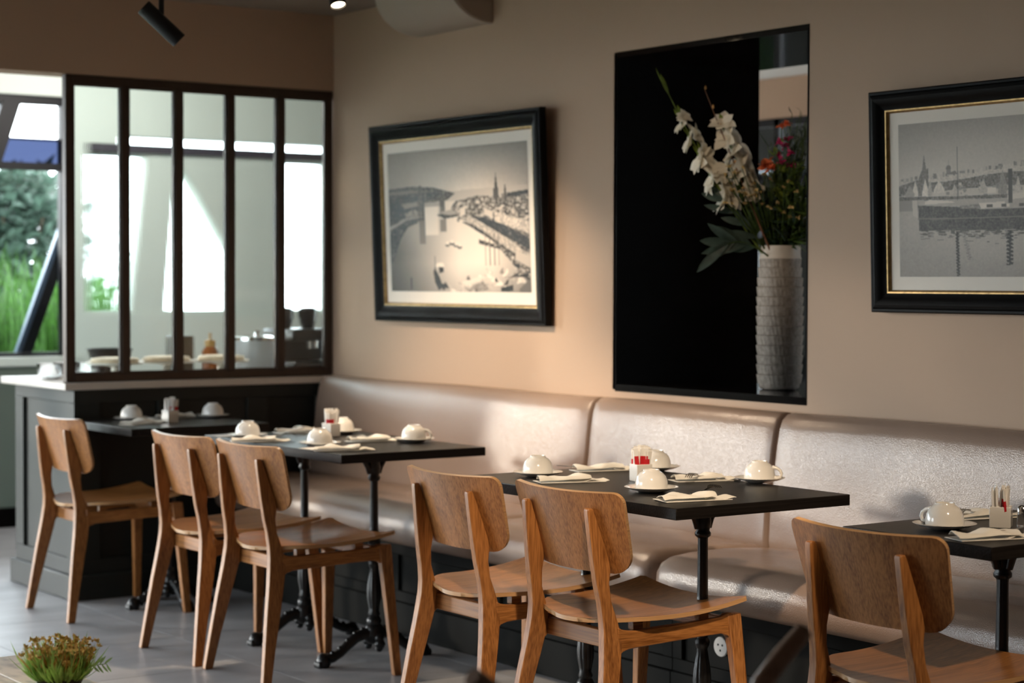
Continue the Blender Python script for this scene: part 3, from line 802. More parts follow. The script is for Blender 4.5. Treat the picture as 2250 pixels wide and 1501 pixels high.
# ------------------------------------------------------------------ tables
def iron_column(mb_parent, x, y, four=False):
    """cast-iron pedestal: returns parts under parent at local x,y"""
    flute = lambda r, z, a: r*(1-.07*max(0, math.cos(a*10)))
    prof = [(0, .062), (.020, .062), (.034, .075), (.040, .095), (.032, .115), (.030, .125), (.024, .13), (.027, .142), (.0235, .15), (.018, .158)]
    MB().lathe(prof, 24).build('hub', iron, mb_parent, smooth=50, loc=(x, y, 0))
    bal = [(.017, .156), (.0215, .165), (.0175, .178), (.019, .19), (.024, .215), (.0255, .24), (.023, .27), (.018, .30), (.0145, .325), (.019, .335), (.0205, .345), (.016, .355)]
    MB().lathe(bal, 60, fn=lambda r, z, a: r*(1-(.10 if .18 < z < .32 else 0)*max(0, math.cos(a*10+z*8)))).build('baluster', iron, mb_parent, smooth=60, loc=(x, y, 0))
    col = [(.0155, .354), (.0155, .40), (.021, .408), (.0225, .418), (.0225, .432), (.0185, .44), (.020, .448), (.0155, .456), (.0150, .47), (.0138, .62), (.0145, .63)]
    MB().lathe(col, 60, fn=lambda r, z, a: r*(1-(.06 if z > .465 else 0)*max(0, math.cos(a*10)))).build('column', iron, mb_parent, smooth=60, loc=(x, y, 0))
    cap = [(.0145, .628), (.0215, .634), (.022, .642), (.018, .648), (.021, .66), (.0225, .675), (.021, .69), (.024, .712), (.024, .7195), (0, .7195)]
    MB().lathe(cap, 24).build('capital', iron, mb_parent, smooth=50, loc=(x, y, 0))
    dirs = [0, 90, 180, 270] if four else [0, 180]
    for a in dirs:      # scroll bracket under the top
        ca, sa = math.cos(math.radians(a)), math.sin(math.radians(a))
        pts = [(.018, .655), (.026, .680), (.042, .703), (.066, .7155)]
        MB().tube([(x+r*ca, y+r*sa, z) for r, z in pts], [.010, .011, .010, .0045], 8).build('bracket', iron, mb_parent, smooth=60)
    m_ = MB()
    for a in [0, 90, 180, 270]:
        ca, sa = math.cos(math.radians(a+45)), math.sin(math.radians(a+45))
        m_.box((x+.0*ca-.012 if False else x-.05*abs(ca), y-.05*abs(sa), .7165), (x+.05*abs(ca), y+.05*abs(sa), .7195))
    m_.build('mounting_plate', iron, mb_parent)
    span = .165 if four else .205
    for a in dirs:
        ca, sa = math.cos(math.radians(a)), math.sin(math.radians(a))
        pts = [(.018, .095), (.045, .098), (.075, .088), (.105, .066), (.135, .042), (.165, .028), (span-.012, .026)]
        k = span/.205
        leg = MB().tube([(x+r*k*ca, y+r*k*sa, z) for r, z in pts], [.026, .021, .019, .0175, .016, .0165, .019], 10)
        # acanthus ridge scrolls on the arm
        for q, (r, z) in enumerate(pts[1:6]):
            leg.lathe([(0, -.009), (.007, -.006), (.0095, 0), (.007, .006), (0, .009)], 8, (x+r*k*ca, y+r*k*sa, z+.016))
        lo = leg.build('leg', iron, mb_parent, smooth=60)
        paw = MB()
        px, py = x+(span-.004)*ca, y+(span-.004)*sa
        paw.lathe([(0, .0), (.021, .0), (.026, .012), (.025, .026), (.018, .040), (.008, .047), (0, .048)], 16, (px, py, .0005))
        for q in (-1, 0, 1):
            paw.lathe([(0, .0), (.008, 0), (.010, .010), (.007, .021), (0, .024)], 10, (px+.020*ca-q*.012*sa, py+.020*sa+q*.012*ca, .0005))
        paw.build('paw', iron, lo, smooth=60)
    # rosette at the centre of the base
    for a in ([45, 135, 225, 315] if four else [90, 270]):
        ros = MB(); ca, sa = math.cos(math.radians(a)), math.sin(math.radians(a))
        for r, z, s_ in ((.034, .085, .018), (.040, .066, .020), (.036, .050, .014)):
            ros.lathe([(0, -s_), (s_*.7, -s_*.7), (s_, 0), (s_*.7, s_*.7), (0, s_)], 10, (x+r*ca, y+r*sa, z))
        ros.build('rosette', iron, mb_parent, smooth=60)

def make_table(cx, cy, sx, sy, peds, label, four=False, rz=0):
    t = thing('bistro_table', (cx, cy, 0), label, 'table', 'black bistro tables', rz)
    MB().box((-sx/2, -sy/2, .720), (sx/2, sy/2, .750)).build('tabletop', black_wood, t, bevel=.002)
    for px, py in peds: iron_column(t, px, py, four)
    return t
make_table(-.958, 7.265, .600, .58, [(0, .0)], 'small black square table on one iron pedestal beside the dark counter', True)
make_table(-.870, 6.055, .575, 1.00, [(-.01, -.25), (-.01, .24)], 'long black table on two iron pedestals, second from the dark counter', False, .0)
make_table(-.923, 4.272, .612, 1.00, [(0, -.25), (0, .27)], 'long black table standing in front of the niche')
make_table(-.830, 3.062, .600, .45, [(0, .0)], 'small black table on one pedestal, cut off by the right frame edge', True)

# ------------------------------------------------------------------ place settings
ZT = .7503
def make_saucer():
    pr = [(0, .0), (.030, 0), (.034, .001), (.040, .0045), (.060, .011), (.0725, .0185), (.0735, .0195), (.072, .0202), (.056, .0135), (.036, .0075), (.028, .0055), (0, .0055)]
    pr = [(r, z*.75) for r, z in pr]
    return tag(MB().lathe(pr, 48).build('saucer', porcelain, smooth=50), 'x', 'saucer', 'white saucers')
def make_cup():
    t = thing('coffee_cup', (0, 0, 0), 'x', 'cup', 'upturned white cups')
    out = [(.0440, .0), (.0446, .004), (.0447, .010), (.0440, .018), (.0420, .027), (.0380, .036), (.0315, .0435), (.0245, .0480), (.0225, .0495), (.0222, .0525), (.0212, .0535), (.0195, .0530), (.0190, .0500), (0, .0495)]
    ins = [(0, .046), (.022, .0455), (.030, .041), (.0355, .034), (.0392, .026), (.0415, .018), (.0425, .008), (.0426, 0), (.0440, 0)]
    MB().lathe(out[::-1] + ins[::-1], 48).build('cup_body', porcelain, t, smooth=60)
    pts = [(.0405, 0, .008), (.050, 0, .006), (.060, 0, .009), (.0640, 0, .017), (.0600, 0, .027), (.050, 0, .034), (.037, 0, .0365)]
    MB().tube(pts, [.0055, .0050, .0046, .0044, .0044, .0048, .0056], 10).build('handle', porcelain, t, smooth=60)
    return t
saucer_p = make_saucer(); cup_p = make_cup(); first_cup = [True]
def setting(x, y, where, rz):
    s_ = saucer_p if first_cup[0] else saucer_p.copy()
    c = cup_p if first_cup[0] else copy_tree(cup_p)
    if not first_cup[0]: COL.objects.link(s_)
    first_cup[0] = False
    s_.location = (x, y, ZT); s_['label'] = 'white saucer ' + where
    c.location = (x, y, ZT+.0082); c.rotation_euler = (0, 0, rz); c['label'] = 'upturned white cup ' + where
setting(-1.067, 7.395, 'at the chair side of the small table by the counter', .9)
setting(-.715, 7.365, 'at the bench side of the small table by the counter', 1.1)
setting(-1.085, 6.350, 'at the chair side, counter end of the second table', 1.0)
setting(-1.045, 5.895, 'at the chair side, niche end of the second table', .85)
setting(-.700, 6.330, 'behind the sugar holder on the second table', 1.2)
setting(-.678, 5.866, 'at the bench side, near corner of the second table', -.85)
setting(-1.035, 4.630, 'at the far chair side of the niche table', .95)
setting(-1.028, 4.115, 'at the near chair side of the niche table, before the sugar holder', .8)
setting(-.606, 4.143, 'at the near bench side of the niche table, handle showing', -.95)
setting(-.629, 4.578, 'half hidden behind the sugar holder on the niche table', .8)
setting(-.973, 3.113, 'on the table cut by the right frame edge', 1.75)

setting(-.655, 2.982, 'at the right frame edge beyond the small shaker', .9)

def napkin_mesh(seed, L=.195, Wd=.075):
    r = random.Random(seed); a1, a2, a3 = r.uniform(0, 6), r.uniform(0, 6), r.uniform(0, 6)
    mb = MB()
    def low(u, v):
        x = (u-.5)*L; y = (v-.5)*Wd*1.04
        return (x, y, .0016 + .0012*math.sin(x*40+a1)*v), (0, 0, 1)
    def top(u, v):
        x = (u-.5)*L*.80 - .018 + .012*(v-.5); y = (v-.5)*Wd*.92 + .004*math.sin(u*7+a2)
        e = min(1, 4*min(v, 1-v)+.15)
        z = .0065 + e*(.0075 + .0035*math.sin(u*9+a1) + .003*math.sin(u*15+v*5+a2)) + .004*u
        return (x, y, z), (0, 0, 1)
    def flap(u, v):
        x = (u-.5)*L*.45 + .065; y = (v-.5)*Wd*.7 - .008 + .006*math.sin(u*5+a3)
        return (x, y, .0045 + .003*math.sin(u*8+a3) + .002*v), (0, 0, 1)
    mb.shell(low, 14, 7, .0015); mb.shell(top, 20, 9, .0014); mb.shell(flap, 12, 6, .0012)
    return mb
def napkin(x, y, rz, where, seed):
    o = napkin_mesh(seed).build('folded_napkin', paper, smooth=70, loc=(x, y, ZT+.0002)); o.rotation_euler = (0, 0, rz)
    return tag(o, 'folded cream paper napkin ' + where, 'napkin', 'folded napkins')
def fork_mesh():
    mb = MB()
    path = [(-.095, .0, .0), (-.05, 0, .002), (.0, 0, .003), (.022, 0, .008), (.034, 0, .012)]
    ws = [.007, .0055, .003, .0045, .0105]
    secs = []
    for (x, y, z), w in zip(path, ws): secs.append([(x, -w, z-.0008), (x, w, z-.0008), (x, w, z+.0008), (x, -w, z+.0008)])
    mb.sections(secs)
    for k in range(4):
        yy = -.0090+k*.0060
        pts = [(.033, .012), (.050, .0145), (.066, .012), (.078, .005)]
        secs = []
        for i, (x, z) in enumerate(pts):
            w = .0018*(1-.12*i); secs.append([(x, yy-w, z-.0008), (x, yy+w, z-.0008), (x, yy+w, z+.0008), (x, yy-w, z+.0008)])
        mb.sections(secs)
    return mb
fork_me = None
def fork(x, y, rz, where, z=.0055):
    global fork_me
    if fork_me is None:
        o = fork_mesh().build('table_fork', silver, smooth=35); fork_me = o.data
    else:
        o = bpy.data.objects.new('table_fork', fork_me); COL.objects.link(o)
    o.location = (x, y, ZT+z); o.rotation_euler = (0, 0, rz)
    tag(o, 'steel fork ' + where, 'fork', 'table forks')
rX = lambda a: math.radians(a)
napkin(-1.050, 4.455, rX(-18), 'beside the far chair-side cup of the niche table', 1)
napkin(-1.065, 3.900, rX(-12), 'at the near chair corner of the niche table', 2)
napkin(-.760, 4.668, rX(-14), 'at the far bench corner of the niche table', 3)
napkin(-.705, 4.268, rX(-18), 'beside the near bench-side cup of the niche table', 4)
napkin(-1.125, 6.190, rX(-20), 'beside the counter-end chair cup of the second table', 5)
napkin(-1.068, 5.702, rX(-23), 'at the near chair corner of the second table', 6)
napkin(-.800, 6.470, rX(-10), 'at the far end of the second table behind the sugar holder', 7)
napkin(-.775, 5.985, rX(-8), 'between two bench-side cups of the second table', 8)
napkin(-1.110, 7.200, rX(25), 'beside the chair-side cup of the small table by the counter', 9)
napkin(-.835, 7.440, rX(0), 'between sugar holder and cup on the counter table', 10)
napkin(-1.010, 2.940, rX(-18), 'at the near edge of the table cut by the frame', 11)
napkin(-.720, 3.215, rX(-14), 'behind the sugar holder on the table cut by the frame', 12)
fork(-.735, 4.255, rX(205), 'beside the near bench-side cup of the niche table', .013)
fork(-.985, 3.945, rX(20), 'at the near chair corner of the niche table', .013)
fork(-.770, 6.465, rX(200), 'at the far end of the second table behind the sugar holder', .013)
fork(-.805, 5.975, rX(200), 'between two bench-side cups of the second table', .013)
fork(-1.060, 6.185, rX(-5), 'beside the counter-end chair cup of the second table', .013)
fork(-.760, 3.215, rX(195), 'behind the sugar holder on the table cut by the frame', .013)
fork(-.945, 2.930, rX(-15), 'at the near edge of the table cut by the frame', .013)
# knife handle sticking out of the back napkin
o = MB().sections([[(x, -w, z-.001), (x, w, z-.001), (x, w, z+.001), (x, -w, z+.001)] for x, w, z in ((-.10, .005, .014), (-.05, .006, .009), (.0, .005, .006), (.06, .008, .005), (.10, .003, .005))]).build('table_knife', silver, smooth=40, loc=(-.800, 4.690, ZT+.004))
o.rotation_euler = (0, 0, rX(-20)); tag(o, 'steel knife sticking out of the napkin at the far bench corner', 'knife')
# white patches on the second table, built as thin flat squares
for (x, y, rz, lab) in ((-1.103, 5.80, .1, 'flat white patch at the near chair edge of the second table'), (-1.11, 6.47, .06, 'flat white patch at the counter end of the second table')):
    o = MB().shell(lambda u, v: (((u-.5)*.10, (v-.5)*.10, .0012+.001*u), (0, 0, 1)), 6, 6, .0008).build('white_patch', white_paper, loc=(x, y, ZT+.0002)); o.rotation_euler = (0, 0, rz)
    tag(o, lab, 'paper')

def sugar_holder(x, y, rz, where, n, seed, dark_side=False):
    t = thing('sugar_holder', (x, y, ZT), 'square white porcelain holder full of sugar sticks ' + where, 'holder', 'sugar holders', rz)
    a = .0245; b = .0215
    mb = MB()
    ring = lambda h, z: [(-h, -h, z), (h, -h, z), (h, h, z), (-h, h, z)]
    mb.sections([ring(a*.96, 0), ring(a, .004), ring(a, .050), ring(b, .050), ring(b*.97, .006)])
    mb.build('holder_body', porcelain, t, bevel=.0015)
    r = random.Random(seed)
    c_, s_ = math.cos(rz), math.sin(rz)
    me = None
    for k in range(n):
        lx = -.0135 + .027*((k % 4)/3) + r.uniform(-.001, .001); ly = -.014 + .028*((k//4)/3.0) + r.uniform(-.002, .002)
        if me is None:
            m_ = MB(); w = .0062; hh = .088
            prof = [(0, .0016), (.004, .0022), (.026, .0024), (.0262, .0025), (.058, .0025), (.0582, .0024), (.080, .0022), (.083, .0006), (hh, .0006)]
            for i in range(len(prof)-1):
                (z0, d0), (z1, d1) = prof[i], prof[i+1]
                m_.sections([[(-w, -d0, z0), (w, -d0, z0), (w, d0, z0), (-w, d0, z0)], [(-w, -d1, z1), (w, -d1, z1), (w, d1, z1), (-w, d1, z1)]], 1 if 3 <= i <= 4 else 0)
            o = m_.build('sugar_stick', [white_paper, red_print]); me = o.data
            m2 = MB(); m2.v = m_.v; m2.f = m_.f; m2.m = [0]*len(m_.f)
            o2 = m2.build('sugar_stick', [white_paper, red_print]); plain = o2.data; bpy.data.objects.remove(o2)
        else:
            o = bpy.data.objects.new('sugar_stick', me); COL.objects.link(o)
        if r.random() > .42: o.data = plain
        o.location = (x + lx*c_ - ly*s_, y + lx*s_ + ly*c_, ZT+.0068+r.choice([0, 0, .004, .009]))
        o.rotation_euler = (r.uniform(-.12, .12), r.uniform(-.13, .13), rz + r.uniform(-.5, .5))
        tag(o, 'paper sugar stick standing in the white holder ' + where, 'sugar stick', 'sugar sticks in the holder ' + where)
sugar_holder(-.985, 7.205, rX(8), 'on the small table by the counter', 14, 1)
sugar_holder(-.800, 6.240, rX(12), 'on the second table', 15, 2)
sugar_holder(-.870, 4.355, rX(-12), 'on the niche table', 16, 3)
sugar_holder(-.838, 3.062, rX(35), 'on the table cut by the frame', 15, 4)
t = thing('salt_shaker', (-.782, 3.045, ZT), 'small glass shaker with chrome lid beside the right-hand sugar holder', 'shaker')
MB().lathe([(0, 0), (.013, 0), (.014, .004), (.012, .030), (0, .030)], 16).build('shaker_body', glass_ware, t, smooth=50)
MB().lathe([(.0125, .030), (.013, .034), (.011, .046), (.006, .050), (0, .0505)], 16).build('lid', chrome, t, smooth=50)

# ------------------------------------------------------------------ framed harbour prints
def fillpoly(img, pts, val, soft=0, noise=0, seed=0):
    H, Wd = img.shape
    pts = np.array(pts, float)*[Wd-1, H-1]
    yy, xx = np.mgrid[0:H, 0:Wd].astype(float)
    ins = np.zeros((H, Wd), bool); n = len(pts)
    for i in range(n):
        (xa, ya), (xb, yb) = pts[i], pts[(i+1) % n]
        c = ((ya > yy) != (yb > yy)) & (xx < (xb-xa)*(yy-ya)/((yb-ya) if yb != ya else 1e-9)+xa)
        ins ^= c
    v = np.full((H, Wd), float(val))
    if noise: v = v + noise*smooth_noise(H, Wd, 2, seed)
    img[ins] = v[ins]
def blur(a, n=1):
    for _ in range(n):
        p = np.pad(a, 1, mode='edge')
        a = (p[:-2, 1:-1]+p[2:, 1:-1]+p[1:-1, :-2]+p[1:-1, 2:]+2*a)/6
    return a
def smooth_noise(H, Wd, n, seed):
    g = np.random.default_rng(seed).normal(size=(H, Wd)); g = blur(g, n); return g/g.std()
def ell(cx, cy, rx, ry, n=16): return [(cx+rx*math.cos(k*2*math.pi/n), cy+ry*math.sin(k*2*math.pi/n)) for k in range(n)]
def rect(a, b, c, d): return [(a, b), (c, b), (c, d), (a, d)]

def picture_one():
    H, Wd = 230, 290
    v, u = np.mgrid[0:H, 0:Wd].astype(float); v /= H-1; u /= Wd-1
    g = .60 + .22*np.exp(-((u-.55)/.45)**2)*np.clip(v/.3, 0, 1)**.6
    g += .005*smooth_noise(H, Wd, 6, 1)
    wat = .84 - .42*np.clip(1-(u-.02)/.50, 0, 1)**1.1*np.clip((v-.4)/.5+.35, 0, 1) - .10*np.clip((v-.8)/.2, 0, 1) - .2*np.clip((u-.75)/.25, 0, 1)
    g = np.where(v > .36, wat, g)
    fillpoly(g, [(.42, .30), (1, .285), (1, .36), (.42, .37)], .74)
    P = lambda *a, **k: fillpoly(g, *a, **k)
    P([(0, .262), (.18, .25), (.34, .265), (.50, .315), (.44, .36), (.2, .38), (0, .42)], .34, noise=.10, seed=2)
    P([(.0, .285), (.16, .275), (.32, .292), (.2, .30), (0, .305)], .55)
    P([(0, .33), (.10, .31), (.22, .33), (.24, .47), (.1, .48), (0, .56)], .22, noise=.12, seed=3)
    P([(.10, .37), (.22, .36), (.23, .39), (.12, .41)], .62); P([(.12, .44), (.20, .41), (.24, .44), (.24, .47), (.13, .48)], .55, noise=.1, seed=31)
    P(rect(.225, .27, .262, .47), .42, noise=.06, seed=4); P(rect(.235, .245, .25, .28), .33)
    P(rect(.262, .30, .272, .47), .2)
    P(rect(.385, .33, .425, .46), .40, noise=.06, seed=5); P(rect(.395, .31, .412, .34), .35)
    P(rect(.272, .37, .385, .40), .66); P(rect(.275, .40, .372, .60), .86)
    P([(0, .56), (.13, .49), (.27, .47), (.27, .49), (.14, .54), (.08, .63), (.02, .78), (0, .80)], .24, noise=.14, seed=6)
    P([(.0, .53), (.12, .485), (.13, .495), (0, .56)], .66)
    P([(.36, .46), (.50, .44), (.55, .47), (.42, .49)], .30, noise=.1, seed=7); P([(.37, .445), (.48, .425), (.56, .46), (.44, .465)], .64)
    for (a, b, c, d) in ((.23, .49, .275, .66), (.385, .49, .43, .58)): P(rect(a, b, c, d), .50)
    # town
    P([(.46, .42), (.50, .375), (.60, .35), (.66, .34), (.78, .355), (.86, .33), (1, .325), (1, .95), (.88, .80), (.66, .55)], .48, noise=.16, seed=8)
    r = random.Random(5)
    for _ in range(150):
        a = r.uniform(.5, 1); b = r.uniform(.36, .50)+(a-.5)*.10; w = r.uniform(.008, .028); h = r.uniform(.006, .022)
        P(rect(a, b, a+w, b+h), r.choice([.25, .35, .72, .80, .62]))
    P([(.53, .42), (.57, .41), (.57, .47), (.53, .475)], .82); P([(.70, .43), (.76, .45), (.76, .50), (.70, .47)], .78); P([(.77, .45), (1.0, .53), (1, .61), (.77, .52)], .74, noise=.08, seed=9)
    P([(.60, .47), (.72, .50), (.86, .56), (.96, .615), (1, .65), (1, .72), (.90, .66), (.76, .575)], .20, noise=.10, seed=10)
    P([(.52, .475), (.62, .49), (.80, .60), (1, .75), (1, .80), (.80, .68), (.60, .55)], .70, noise=.07, seed=11)
    P([(.54, .515), (.60, .55), (.78, .67), (.92, .78), (1, .86), (1, .82), (.80, .665), (.62, .535)], .30, noise=.16, seed=12)
    P([(.66, .64), (.80, .69), (.80, .71), (.66, .67)], .3, noise=.2, seed=13)
    for a in (.70, .73, .76, .79): P(rect(a, .60, a+.005, .82), .45)
    P([(.905, .72), (1, .76), (1, .84), (.90, .78)], .76)
    P([(.775, .30), (.785, .19), (.797, .30), (.80, .37), (.772, .37)], .28); P(rect(.768, .30, .802, .37), .34)
    P([(.84, .31), (.846, .265), (.853, .31), (.858, .39), (.838, .39)], .34); P([(.86, .335), (1, .32), (1, .345), (.86, .36)], .2, noise=.06, seed=14)
    # boats
    for (a, b, c) in ((.435, .675, .015), (.468, .665, .02), (.50, .68, .022), (.522, .692, .016)):
        P(ell(a, b, c, .009), .25); P(ell(a, b-.014, c*.7, .012), .92)
    P([(.325, .86), (.335, .83), (.37, .90), (.39, .97), (.36, .99), (.335, .93)], .16, noise=.06, seed=15)
    P(rect(.337, .75, .341, .86), .25); P(ell(.375, .815, .03, .02), .88); P([(.365, .825), (.40, .83), (.40, .86), (.37, .87)], .14)
    P(rect(.152, .90, .162, .985), .2)
    for _ in range(60):
        a = r.uniform(.36, 1.0); b = .97 - max(0, (a-.5))*.28 + r.uniform(-.05, .06)
        if b < .82: b = .82+r.uniform(0, .1)
        s = r.uniform(.02, .06)
        q = [(a+r.uniform(-s, s), b+r.uniform(-s, s)*.8) for _ in range(3)] + [(a+r.uniform(0, s), b+s*.5)]
        P(q, r.choice([.86, .80, .78, .62, .55, .22, .14, .9]), noise=.05, seed=16)
    P([(.58, .99), (.60, .955), (.68, .925), (.73, .99)], .60, noise=.06, seed=17); P([(.53, .93), (.67, .89), (.70, .90), (.56, .96)], .84)
    P([(.80, .97), (.88, .95), (.88, .99), (.80, .995)], .10); P([(.92, .98), (1, .90), (1, 1), (.93, 1)], .45)
    g = blur(g, 1)
    g *= 1-.16*np.clip((np.hypot((u-.5)*1.1, v-.5)-.35)/.4, 0, 1)
    return np.clip(g, .03, .95)
def picture_two():
    H, Wd = 270, 430
    v, u = np.mgrid[0:H, 0:Wd].astype(float); v /= H-1; u /= Wd-1
    g = .56 + .14*np.clip(v/.36, 0, 1) + .008*smooth_noise(H, Wd, 3, 1)
    wat = .62 - .10*np.clip((v-.7)/.3, 0, 1) + .012*smooth_noise(H, Wd, 3, 3)
    g = np.where(v > .49, wat, g)
    P = lambda *a, **k: fillpoly(g, *a, **k)
    r = random.Random(3)
    P([(0, .37), (.1, .36), (.3, .33), (.5, .305), (.62, .29), (1, .30), (1, .42), (0, .42)], .70, noise=.03, seed=2)
    for k in range(120):
        a = r.uniform(0, 1); b = np.interp(a, [0, .3, .62, 1], [.37, .335, .295, .30])
        P(rect(a, b-r.uniform(.003, .02), a+r.uniform(.004, .018), b+r.uniform(.004, .02)), r.choice([.42, .48, .55, .66]))
    P([(0, .405), (.09, .37), (.16, .39), (.22, .39), (.36, .37), (.44, .355), (.62, .345), (1, .36), (1, .45), (.5, .43), (.3, .44), (0, .47)], .40, noise=.07, seed=4)
    for k in range(170):
        a = r.uniform(.2, 1); b = r.uniform(.40, .50); P(rect(a, b, a+r.uniform(.003, .02), b+r.uniform(.004, .02)), r.choice([.40, .48, .55, .68, .72]))
    P([(.118, .30), (.127, .20), (.137, .30), (.147, .295), (.147, .40), (.15, .475), (.094, .475), (.10, .36)], .40, noise=.05, seed=5); P(rect(.126, .185, .1275, .21), .45)
    P(ell(.247, .305, .012, .022), .40); P(rect(.236, .31, .258, .345), .46); P(rect(.2455, .25, .2485, .29), .5); P([(.225, .345), (.28, .32), (.29, .345)], .42)
    # sails
    for (a, b, w, h, c) in ((.082, .37, .016, .11, .78), (.132, .36, .017, .125, .80), (.20, .375, .028, .085, .74), (.055, .40, .025, .08, .58), (.155, .365, .012, .115, .62), (.275, .41, .02, .07, .66), (.41, .38, .02, .09, .66), (.50, .33, .022, .15, .52), (.57, .37, .014, .11, .7), (.66, .36, .02, .12, .74), (.76, .37, .03, .1, .66), (.88, .35, .03, .13, .76)):
        P([(a, b), (a+w, b+h*.75), (a+w*.8, b+h), (a-w, b+h), (a-w*.9, b+h*.7)], c, noise=.03, seed=6)
    P([(0, .475), (.3, .485), (1, .49), (1, .515), (0, .50)], .38, noise=.06, seed=7)
    P(rect(.287, .17, .2905, .51), .22); P(rect(.292, .32, .294, .5), .4); P(rect(.605, .15, .609, .5), .22); P(rect(.80, .14, .804, .52), .25)
    # moored hulls
    P([(.095, .535), (.35, .56), (.40, .575), (1, .57), (1, .70), (.40, .705), (.10, .70)], .27, noise=.04, seed=8)
    P([(.095, .62), (1, .625), (1, .632), (.095, .628)], .42)
    P([(.13, .515), (.15, .50), (.26, .515), (.275, .525), (.13, .53)], .78); P([(.39, .535), (.51, .53), (.51, .565), (.385, .57)], .78); P(rect(.43, .44, .47, .475), .80)
    P([(.52, .49), (.62, .47), (.62, .51), (.52, .52)], .76); P(rect(.525, .33, .545, .54), .26); P([(.30, .545), (.39, .54), (.40, .57), (.30, .565)], .48, noise=.05, seed=81)
    for k in range(26):
        a = r.uniform(.40, .98); P(rect(a, .545, a+.02, .565), r.choice([.8, .5, .3]))
    # reflections
    for k in range(230):
        a = r.uniform(.10, 1); b = .70 + abs(r.gauss(0, .03)); P(rect(a, b, a+r.uniform(.01, .035), b+.0045), .30)
    for k in range(46):
        q = k/46; a = .283+.005*math.sin(k*1.9)+.004*q; P([(a, .71+q*.28), (a+.008, .715+q*.28), (a+.005, .725+q*.28), (a-.003, .72+q*.28)], .17)
        a = .52+.008*math.sin(k*1.6); 
        if q < .75: P([(a, .71+q*.28), (a+.02, .714+q*.28), (a+.018, .722+q*.28), (a+.002, .72+q*.28)], .15)
        a = .605+.006*math.sin(k*2.1); P([(a, .71+q*.28), (a+.007, .715+q*.28), (a+.002, .725+q*.28)], .2)
        a = .31+.05*q+.006*math.sin(k*2.3)
        if q < .6: P(rect(a, .71+q*.3, a+.012, .715+q*.3), .40)
    P(rect(.0, .50, .095, .57), .5); P([(.065, .50), (.092, .5), (.092, .62), (.07, .60)], .70)
    g = blur(g, 1)
    g *= 1-.22*np.clip((np.hypot((u-.5)*1.0, v-.5)-.35)/.4, 0, 1)
    return np.clip(g, .03, .95)

def framed_print(name, y_left, y_right, z0, z1, lean, label, img, border, sepia, fwid, gam=2.6, gain=1.35):
    """frame hung on the wall x=0; local x' runs from the left side (large y) to the right, z' up"""
    Wd, Ht = y_left-y_right, z1-z0
    t = thing(name, (-.012, y_left, z0), label, 'picture', 'framed harbour prints')
    ang = math.atan2(lean, Ht)
    t.rotation_euler = (0, -ang, 0)
    X = lambda d: -d
    def ring(off, depth): return [(-depth, -off, off), (-depth, -(Wd-off), off), (-depth, -(Wd-off), Ht-off), (-depth, -off, Ht-off)]
    prof = [(0, 0), (0, .026), (.004, .031), (.010, .031), (.012, .029), (.015, .034), (.024, .037), (.034, .034), (.042, .026), (fwid*.86, .020), (fwid*.86, .0)]
    for k in range(4):
        k2 = (k+1) % 4; secs = []
        # each side a mitred length of moulding
        rings = [ring(a, d) for a, d in prof]
        mb = MB()
        a = [r_[k] for r_ in rings]; b = [r_[k2] for r_ in rings]
        mb.sections([a, b])
        mb.build('frame_side', frame_black, t, smooth=35)
    gs = [ring(fwid*.86, .005), ring(fwid*.86, .019), ring(fwid*.92, .0185), ring(fwid, .012), ring(fwid, .005)]
    mb = MB()
    for k in range(4):
        mb.sections([[r_[k] for r_ in gs], [r_[(k+1) % 4] for r_ in gs]])
    mb.build('gilded_slip', gold, t)
    MB().box((-.008, -fwid*.88, fwid*.88), (-.003, -(Wd-fwid*.88), Ht-fwid*.88)).build('mat_board', mat_board, t)
    H, Wp = img.shape
    bl, bt, bb = border
    ya, yb = fwid+bl, Wd-fwid-bl
    za, zb = Ht-fwid-bt, fwid+bb
    vv, uu = np.mgrid[0:H, 0:Wp]
    co = np.stack([np.full((H, Wp), -.0088), -(ya+(yb-ya)*uu/(Wp-1)), za+(zb-za)*vv/(H-1)], -1).reshape(-1, 3)
    idx = np.arange(H*Wp).reshape(H, Wp)
    faces = np.stack([idx[:-1, :-1], idx[1:, :-1], idx[1:, 1:], idx[:-1, 1:]], -1).reshape(-1, 4)
    me = bpy.data.meshes.new('print'); me.from_pydata(co.tolist(), [], faces.tolist())
    ca = me.color_attributes.new('print', 'FLOAT_COLOR', 'POINT')
    lin = np.clip(np.power(img, gam)*gain, .012, .92).reshape(-1, 1)
    rgba = np.concatenate([lin*np.array(sepia), np.ones((H*Wp, 1))], 1).astype(np.float32)
    ca.data.foreach_set('color', rgba.ravel())
    me.materials.append(print_m)
    o = bpy.data.objects.new('print', me); COL.objects.link(o); o.parent = t
    return t
framed_print('framed_print', 7.178, 5.942, 1.154, 1.979, .035, 'black framed sepia harbour view hanging above the corner bench section', picture_one(), (.036, .042, .048), (1, .86, .72), .078)
framed_print('framed_print', 4.262, 3.255, 1.232, 1.902, .022, 'black framed print of moored sailing boats, cut by the right frame edge', picture_two(), (.036, .036, .040), (1, .88, .75), .068, 1.8, 1.25)

# ------------------------------------------------------------------ wall housing and spotlights
t = thing('wall_housing', (0, 0, 0), 'quarter-round beige wall housing below the ceiling above the harbour view', 'housing')
pr = [(0, 2.335), (-.012, 2.338)]
for k in range(1, 13):
    a = k/12*math.pi/2; pr.append((-.012-.20*math.sin(a)**1.0*1.0, 2.338+.162*(1-math.cos(a))))
pr += [(-.212, ZC), (0, ZC)]
MB().prism([(x, z) for x, z in pr], 1, 6.362, 6.905).build('shell', greige_box, t, smooth=40)
MB().prism([(x*.96-.001, z+.004*(1 if z < 2.45 else 0)) for x, z in pr], 1, 6.357, 6.362).build('end_cap', greige_box, t, smooth=40)

